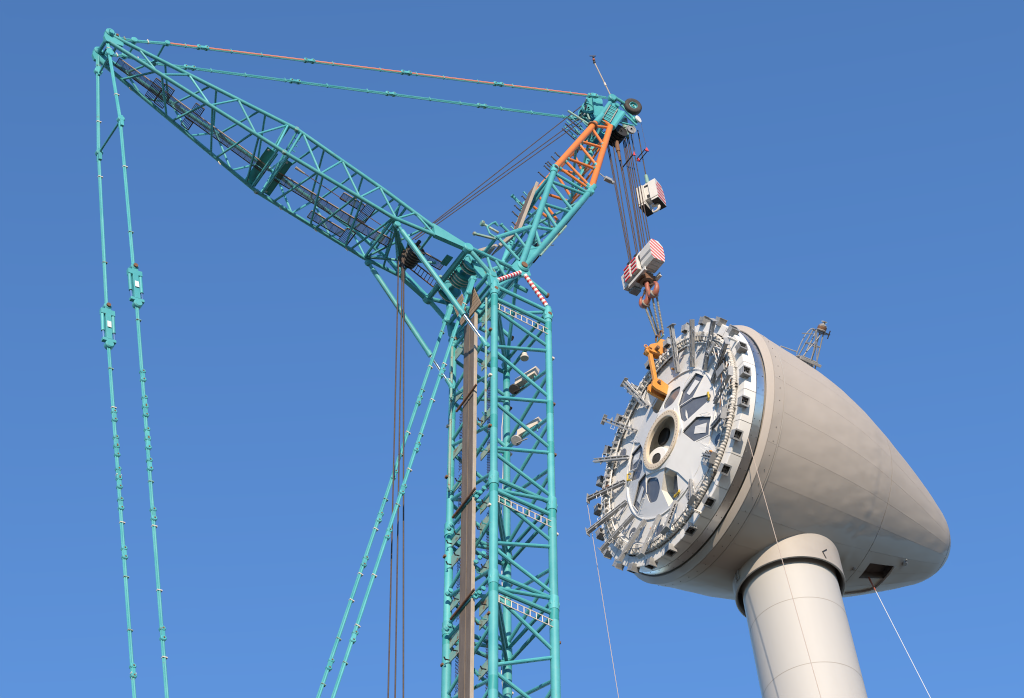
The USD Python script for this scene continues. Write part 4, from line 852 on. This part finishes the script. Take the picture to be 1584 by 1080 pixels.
# --- jib
hj = lambda al: float(np.interp(al, [3, 12.3, 19.5], [1.6, 1.42, .83]))
def J(al, be, sg): return C(al, be, -1.85 + sg * hj(al))
jco = [disc(J(a_, b_, sg), CW, .19, .34, 16) for a_, b_ in ((12.4, 3.82), (11.85, 5.95)) for sg in (1, -1)]
jb = crane.part("jib", jco[0], TEAL)
for x in jco[1:]: crane.part("joint_collar", x, TEAL, parent=jb)
for sg in (1, -1):
    crane.part("chord", ptube([J(3.0, 1.62, sg), J(12.45, 3.86, sg)], .155, 14), TEAL, parent=jb)
    crane.part("chord", ptube([J(3.05, 1.8, sg), J(11.75, 5.86, sg)], .15, 14), TEAL, parent=jb)
    crane.part("chord", ptube([J(12.45, 3.86, sg), J(18.35, 6.55, sg)], .17, 14), ORANGE, parent=jb, label="orange upper chord")
    crane.part("chord", ptube([J(18.3, 6.53, sg), J(18.95, 6.82, sg)], .17, 14), ORANGE, parent=jb); crane.part("chord_flange", disc(J(18.55, 6.64, sg), nrm(J(19, 6.85, sg) - J(18, 6.4, sg)), .27, .12, 20), RUST, parent=jb)
    crane.part("chord", ptube([J(19.0, 6.85, sg), J(20.1, 7.35, sg)], .17, 14), TEAL, parent=jb)
    crane.part("chord", ptube([J(11.85, 5.95, sg), J(19.45, 7.84, sg)], .165 if sg > 0 else .15, 14), ORANGE if sg > 0 else TEAL, parent=jb, label="orange front chord" if sg > 0 else None)
    crane.part("chord_stub", ptube([J(11.6, 5.8, sg), J(12.55, 6.2, sg)], .17, 14), TEAL, parent=jb); 
    crane.part("chord_stub", ptube([J(11.95, 3.74, sg), J(12.5, 3.87, sg)], .185, 14), TEAL, parent=jb)
    crane.part("root_gusset", prism(rounded([(3.15, 1.72), (5.0, 2.2), (5.0, 2.6), (4.6, 2.55)], .03), .08, C(0, 0, -1.85 + sg * 1.58), CA, CD, CW), TEAL, parent=jb)
    crane.part("joint_pin", tube(J(12.3, 3.8, sg) + CW * .17, J(12.3, 3.8, sg) + CW * .2, .1, 12), DARK, parent=jb)
    lat = [((4.65, 2.11), (5.12, 2.68)), ((6.44, 2.52), (5.4, 2.79)), ((6.69, 2.57), (7.19, 3.65)), ((8.65, 3.03), (7.49, 3.81)), ((8.93, 3.13), (9.32, 4.64)), ((10.9, 3.59), (9.57, 4.77)), ((11.13, 3.67), (11.45, 5.69)), ((11.95, 3.8), (11.7, 5.75))]
    for p, q in lat: cyl(jb, "brace", J(*p, sg), J(*q, sg), .085)
    lao = [((12.72, 4.0), (12.1, 5.95)), ((13.74, 4.46), (12.3, 6.0)), ((13.95, 4.55), (14.36, 6.55)), ((16.1, 5.52), (14.67, 6.62)), ((16.33, 5.62), (16.87, 7.18)), ((18.35, 6.55), (17.11, 7.24)), ((18.6, 6.65), (19.3, 7.80))]
    for p, q in lao: cyl(jb, "brace", J(*p, sg), J(*q, sg), .078, ORANGE)
    cyl(jb, "brace", J(19.75, 7.22, sg), J(19.5, 7.8, sg), .11, ORANGE)
    for k_, (p, q) in enumerate(lao):                          # teal sockets where orange bars meet the chords
        for e_, o_ in ((p, q), (q, p)): crane.part("brace_socket", tube(J(*e_, sg), J(*e_, sg) + (J(*o_, sg) - J(*e_, sg)) * .13, .09, 10), TEAL, parent=jb)
bk = [4.5, 6.5, 8.5, 10.6, 12.2]; bl = lambda al: 1.62 + (al - 3.0) * .237
fr = lambda al: 1.8 + (al - 3.05) * .4667
zig(jb, 0, 0, sorted([5.5, 8.5, 11.6], reverse=True), sorted([4.0, 7.0, 10.2], reverse=True), lambda s: J(s, bl(s), 1), lambda s: J(s, bl(s), -1), .07)
zig(jb, 0, 0, sorted([5.6, 8.6, 11.4], reverse=True), sorted([4.1, 7.1, 10.1], reverse=True), lambda s: J(s, fr(s), 1), lambda s: J(s, fr(s), -1), .075)
ob = lambda al: 3.86 + (al - 12.45) * .456; of = lambda al: 5.95 + (al - 11.85) * .2487
zig(jb, 0, 0, sorted([13.6, 16.2, 18.3], reverse=True), sorted([12.6, 14.9, 17.3], reverse=True), lambda s: J(s, ob(s), 1), lambda s: J(s, ob(s), -1), .06, m=TEAL)
zig(jb, 0, 0, sorted([13.0, 15.6, 18.2], reverse=True), sorted([12.2, 14.3, 16.9, 19.2], reverse=True), lambda s: J(s, of(s), 1), lambda s: J(s, of(s), -1), .06, m=ORANGE)
for s in (12.0, 11.6): cyl(jb, "cross_beam", J(s, 3.75, 1), J(s, 3.75, -1), .09); cyl(jb, "cross_beam", J(s - .2, 5.8, 1), J(s - .2, 5.8, -1), .08)
for s in (4.0, 7.1, 9.6): cyl(jb, "frame_diagonal", J(s, bl(s), 1), J(s + 1.2, fr(s + 1.2), -1), .065); cyl(jb, "frame_diagonal", J(s, bl(s), -1), J(s + 1.2, fr(s + 1.2), 1), .065)
cyl(jb, "frame_diagonal", J(18.4, 6.6, 1), J(17.2, 7.2, -1), .07); cyl(jb, "frame_diagonal", J(15.8, 5.4, 1), J(14.5, 6.6, -1), .07)
for dz in (-.2, .25): cyl(jb, "cross_beam", J(18.9 + dz, 6.85, 1), J(18.9 + dz, 6.85, -1), .09)
# rope outrigger at the jib's foot
for sg in (1, -1):
    O0, O1, O2 = J(6.51, 2.25, sg), J(4.30, .25, sg), J(3.43, 1.54, sg)
    cyl(jb, "outrigger_tube", O0, O1, .115); cyl(jb, "outrigger_tube", O1 + (O0 - O1) * .06, O2, .08); cyl(jb, "outrigger_tube", J(5.4, 1.33, sg), J(4.67, 1.95, sg), .075)
    crane.part("outrigger_hook", ptube([O1, O1 - CD * .35 + CA * .1, O1 - CD * .5 + CA * .5, O1 - CD * .2 + CA * 1.0, O1 - CD * .05 + CA * 1.15, O1 + CD * .12 + CA * 1.0], [.08, .055, .05, .05, .09, .05], 8), TEAL, parent=jb)
    crane.part("outrigger_bar", cat(bar(O1 - CD * .05 - CA * .1, O1 - CD * 1.2 - CA * .45, CA, .1, .12), disc(O1 - CD * 1.2 - CA * .45, CW, .09, .16, 12)), TEALW, parent=jb)
cyl(jb, "outrigger_tube", J(4.3, .25, 1), J(4.3, .25, -1), .09)
crane.part("outrigger_lamp", cat(tube(C(6.0, .9, -1.1), C(6.4, .2, -1.3), .07, 8), disc(C(6.45, .12, -1.33), CD, .15, .16, 10)), TEALW, parent=jb)
# rope trough of the jib
for p, q in (((11.9, 3.35), (7.4, 2.25)), ((7.35, 2.2), (5.4, 1.1)), ((5.3, .95), (4.1, -.2))):
    a_, b_ = C(*p, -1.75), C(*q, -1.75); t_ = nrm(b_ - a_); nn = nrm(np.cross(t_, CW))
    jt = crane.part("rope_trough", box((a_ + b_) / 2, t_, CW, nn, (np.linalg.norm(b_ - a_), .82, .05)), TROUGH, parent=jb, smooth=False)
    crane.part("trough_edge", box((a_ + b_) / 2 + CW * .42, t_, CW, nn, (np.linalg.norm(b_ - a_), .07, .16)), TROUGH_EDGE, parent=jb, smooth=False)
# rope guide hooks along the back of the jib
for al in (8.6, 9.0, 10.9, 11.5, 11.9, 14.2, 15.0, 15.5, 19.0, 19.5):
    be = (bl(al) if al < 12.4 else ob(al)); g0 = -3.1 if al < 14 else -2.4
    for g in (g0, g0 + .7) if al < 19 else (g0, g0 + .35, -1.4):
        big = al in (12, 19.0)
        o = C(al, be - .05, g)
        crane.part("guide_hook", ptube([o, o - CD * .34 + CA * .16, o - CD * .46 + CA * .30, o - CD * .50 + CA * .20], [.04, .04, .035, .03], 6), TEAL if al in (8.6, 11.9, 19, 19.5) else DARK, parent=jb)
for al, g in ((12.1, -3.2), (9.3, -3.2)): crane.part("guide_post", cat(tube(C(al, bl(al), g), C(al + .5, bl(al) - .75, g), .08, 10), disc(C(al + .5, bl(al) - .75, g), nrm(CA * .5 - CD * .75), .11, .1, 10)), TEAL, parent=jb)
for i in range(3): crane.part("marker_strap", ptube([C(9.4 + i * .9, bl(9.4 + i) - .16, -3.05), C(10.2 + i * .9, bl(10.2 + i) - .2, -2.95)], .05, 6), HOOKRED, parent=jb)
# wiring and small gear
crane.part("jib_camera", cat(tube(J(14.2, 6.55, 1), J(13.95, 7.0, 1), .03, 8), box(J(13.9, 7.2, 1), CD, CW, CA, (.4, .22, .2)), disc(J(13.85, 7.48, 1), CD, .10, .14, 12)), GALV, parent=jb)
crane.part("winch_motor", cat(box(C(5.7, 2.95, -1.2), CA, CW, CD, (.5, .5, .4)), disc(C(6.2, 3.1, -1.0), CW, .2, .35, 16)), DARK, parent=jb)
crane.part("wire_coil", cat([ptube([C(6.4 + .15 * math.sin(t + i), 3.3 + .3 * math.cos(t) + .06 * i, -.9 + .1 * i) for t in np.linspace(0, 5, 10)], .02, 6) for i in range(4)]), TROUGH_EDGE, parent=jb)
crane.part("lower_pipe", ptube([J(4.6, 2.55, 1) + CD * .22, J(8.0, 4.15, 1) + CD * .22], .05, 8), TEALW, parent=jb)

# --- jib head
jh = crane.part("jib_head", cat([prism([(19.55, 7.05), (19.48, 7.95), (21.3, 8.62), (21.75, 8.2), (21.5, 7.75)], .07, C(0, 0, g), CA, CD, CW) for g in (-1.0, -2.7)] + [box(C(20.6, 7.75, -1.85), CA, CW, CD, (1.6, 1.5, .06))]), TEAL)
cyl(jh, "head_tube", C(19.5, 8.0, -1.03), C(21.3, 8.75, -1.03), .16); cyl(jh, "head_tube", C(19.5, 8.0, -2.67), C(21.3, 8.75, -2.67), .2); cyl(jh, "head_tube", C(21.6, 8.3, -.85), C(21.6, 8.3, -2.85), .14); cyl(jh, "head_tube", C(20.1, 7.3, -1.0), C(21.6, 7.9, -1.0), .13)
lr = [(19.65, 7.52), (21.25, 8.08)]
for o in (-.24, .24): crane.part("ladder_rail", tube(C(lr[0][0], lr[0][1] + o, -.9), C(lr[1][0], lr[1][1] + o, -.9), .025, 8), TROUGH_EDGE, parent=jh)
for i in range(6):
    t = i / 5; a_, b_ = lr[0][0] + (lr[1][0] - lr[0][0]) * t, lr[0][1] + (lr[1][1] - lr[0][1]) * t
    crane.part("ladder_rung", tube(C(a_, b_ - .24, -.9), C(a_, b_ + .24, -.9), .02, 6), DARK, parent=jh)
for c, r in (((22.1, 7.30, -1.6), .46), ((21.3, 6.95, -1.75), .36), ((21.2, 6.95, -2.1), .34)): crane.part("luffing_sheave", sheave(C(*c), nrm(CW - FWD * .4), r, .16, 32), TEAL, parent=jh)
for g in (-1.35, -2.2): crane.part("sheave_cheek", prism(rounded([(20.2, 7.1), (22.3, 7.0), (22.3, 7.5), (21.0, 7.8)], .06), .05, C(0, 0, g), CA, CD, CW), TEAL, parent=jh)
crane.part("pendant_eye", disc(C(22.3, 8.15, -1.1), CW, .27, .3, 24), TEAL, parent=jh); crane.part("pendant_eye", disc(C(22.3, 8.0, -2.7), CW, .3, .3, 24), TEAL, parent=jh)
cyl(jh, "nose_tube", C(22.1, 8.2, -.85), C(22.0, 8.9, -.85), .09); cyl(jh, "nose_tube", C(21.4, 8.6, -1.0), C(20.8, 9.6, -1.0), .06); cyl(jh, "nose_tube", C(22.0, 8.6, -1.0), C(21.2, 9.5, -1.0), .07); cyl(jh, "nose_tube", C(20.6, 8.6, -1.2), C(20.8, 9.5, -1.1), .055)
for i in range(12):
    c = C(20.2 + rng.uniform(-.5, 1.8), 6.95 + rng.uniform(-.5, .5) + .3 * i / 14, -1.2 - rng.uniform(0, 1.3)); crane.part("head_fitting", box(c, nrm(CA + CD * rng.uniform(-.5, .5)), CW, nrm(CD - CA * rng.uniform(-.5, .5)), (rng.uniform(.1, .45), rng.uniform(.06, .2), rng.uniform(.04, .12))), (DARK, TEALW, GALV, DARK)[i % 4], parent=jh, smooth=False)
for i in range(6): cyl(jh, "head_railing", C(18.9 + .3 * i, 6.5 + .1 * i, -2.4), C(19.5 + .3 * i, 5.75 + .1 * i, -2.5), .035, TEAL if i % 2 else DARK)
cyl(jh, "head_railing", C(19.9, 5.55, -1.6), C(19.1, 6.9, -1.3), .06, TEALW)
# nose wheel
TX = nrm(CW * .62 - FWD * .62 + CA * .28); tc = C(22.0, 9.25, -.80)
tyre = lathe([(.23, -.15), (.32, -.20), (.44, -.19), (.50, -.13), (.52, 0), (.50, .13), (.44, .19), (.32, .20), (.23, .15)], tc, TX, 40)
ty = crane.part("nose_wheel", tyre, RUBBER, smooth=True, label="black tyre on a turquoise rim at the jib nose")
crane.part("wheel_rim", lathe([(.235, -.15), (.235, .15), (.21, .16), (.20, .05), (.10, .03), (.09, .12), (0, .12)], tc, TX, 32), TEAL, parent=ty)
crane.part("wheel_hub", disc(tc + TX * .12, TX, .045, .06, 10), RUST, parent=ty)
crane.part("white_sheave", disc(C(21.2, 9.62, -.85), nrm(CW + CD * .3), .22, .10, 28), PAPER, parent=jh, label="white disc at the jib nose"); crane.part("sheave_housing", disc(C(21.25, 9.5, -1.05), nrm(CW + CD * .3), .22, .26, 28), TEAL2, parent=jh)
crane.part("grey_sheave", sheave(C(20.5, 9.35, -1.2), nrm(CW - FWD * .3), .28, .12, 28), GALV, parent=jh)
for g in (-1.35, -1.55, -1.75, -1.95, -2.15): crane.part("hoist_sheave", sheave(C(20.1, 8.75, g), CW, .42, .13, 28), BLACK, parent=jh)
# antenna with anemometer
m0 = C(22.4, 7.95, -1.0); m1 = m0 + nrm(np.array([-.098 * 0 - .12, .0, 1.0]) - CD * .10) * 2.75
an = crane.part("antenna", tube(m0, m1, .035, 8), TROUGH_EDGE)
crane.part("antenna_sleeve", tube(m0 + (m1 - m0) * .28, m0 + (m1 - m0) * .36, .055, 8), CREAM, parent=an)
crane.part("anemometer", cat(disc(m1, ZV, .07, .2, 12), disc(m1 + ZV * .42, ZV, .06, .1, 12), tube(m1, m1 + ZV * .55, .025, 6), bar(m1 + ZV * .55 - RGT * .2, m1 + ZV * .55 + RGT * .16, ZV, .04, .05)), DARK, parent=an); crane.part("warning_light", disc(m1 + ZV * .22, ZV, .075, .14, 12), HOOKRED, parent=an)

# --- ropes
for p, q in (((22.05, 6.98), (5.5, -2.29)), ((20.46, 6.61), (5.5, -2.22)), ((20.37, 6.81), (5.47, -2.11))):
    p, q = C(*p, -1.85), C(*q, -1.85); crane.part("luffing_rope", tube(p, q + (q - p) * .13, .026, 8), CABLE)
for p, q in (((1.75, -4.12), (-25.1, -3.67)), ((2.2, -3.93), (-24.96, -3.36)), ((2.45, -3.87), (-24.79, -2.99))):
    p, q = C(*p, -1.85), C(*q, -1.85); crane.part("winch_rope", tube(p, q + (q - p) * 2.2, .033, 8), CABLE)
HT = [(19.15, 8.18), (19.21, 8.26), (19.09, 8.59), (20.13, 8.76), (20.21, 8.86), (20.47, 9.23), (20.53, 9.32), (20.59, 9.4), (20.68, 9.53), (20.74, 9.62), (21.56, 9.78)]
HB = [(-.98, 1.35), (-.87, 1.19), (-.8, 1.23), (-.33, 1.07), (-.21, 1.06), (.01, 1.24), (.1, 1.15), (.3, 1.21), (.46, 1.15), (.71, 1.2), (.88, 1.18)]
for (al, be), (w0, z0) in zip(HT, HB):
    p, q = C(al, be, -1.85), B(w0, 0, z0); t_ = nrm(q - p); crane.part("hoist_rope", tube(p - t_ * .3, q + t_ * 1.0, .028, 8), CABLE)
for (al, be), r in (((19.15, 8.7), .10), ((20.9, 9.3), .14)):   # rope sockets under the jib nose
    p = C(al + (1.0 if al > 20 else .3), be, -1.7)
    crane.part("rope_socket", cat(cone(p, p - ZV * .75, r * 1.25, r * 1.15, 14), cone(p - ZV * .75, p - ZV * 1.5, r * .8, r * .65, 12)), TEALW if al > 20 else RUST, parent=jb)
q = A(-.05, 0, 1.55); p = C(21.21, 10.11, -1.6); crane.part("auxiliary_rope", tube(p + (p - q) * .05, q, .03, 8), CABLE)

# hoist limit weights hanging on thin lines around the ropes
def limit_weight(name, label, c, half, tops_, two):
    lw = Thing(name, label, "limit weight", c)
    a_, b_ = c - CW * half, c + CW * half
    for o in ((-.09, .09) if two else (0,)):
        if two: lw.part("crossbar", tube(a_ + CD * o, b_ + CD * o, .028, 8), DARK)
        else:
            for i in range(12): lw.part("chain_link", tube(a_ + (b_ - a_) * (i + .1) / 12, a_ + (b_ - a_) * (i + .9) / 12, .042, 6), DARK)
    for e_, t_ in zip((a_, b_), tops_):
        lw.part("red_flag", prism([(-.10, -.09), (.10, -.12), (.02, .17)] if two else [(-.06, -.14), (.07, -.14), (.02, .16)], .07, e_, nrm(CD + CW * .4), ZV, nrm(np.cross(nrm(CD + CW * .4), ZV))), RED, smooth=False)
        lw.part("hanging_line", tube(e_, t_, .009, 5), CABLE)
limit_weight("hoist_limit_weight", "black chain bar with small red ends around the main hoist ropes", C(18.1, 9.30, -1.6), .58, (C(19.7, 8.9, -2.1), C(21.2, 9.5, -1.2)), False)
limit_weight("hoist_limit_weight", "short black double bar with red flags around the single auxiliary rope", C(19.35, 10.3, -1.6), .40, (C(21.23, 9.73, -1.9), C(21.9, 10.1, -1.3)), True)

# tag lines
def tag_line(label, pts, m=LINE, r=.02, end=None):
    tl = Thing("tag_line", label, "rope", pts[0]); tl.part("line", ptube(pts, r, 6), m)
    if end: tl.part("swivel", cone(pts[0], pts[0] + nrm(pts[1] - pts[0]) * .9, .05, .035, 8), HOOKRED)
p = L(6.35, 170.4, -.80); tag_line("thin pale line hanging from an arm at the generator's left edge", sag(p, np.array([p[0] + .05, p[1] - .4, 30.0]), .0, 12), r=.016)
p = L(6.40, -36.5, .55); tag_line("thin pale line hanging in front of the white tower", sag(p, np.array([p[0] + 1.6, p[1] - 1.2, 40.0]), .5, 16), r=.016)
p = nac(11.0, -86.0, -.05); tag_line("thin white line with orange end hanging from the nacelle hatch", sag(p, np.array([p[0] + 6.2, p[1] - 1.0, 45.0]), 0, 8), PAPER, .016, True)
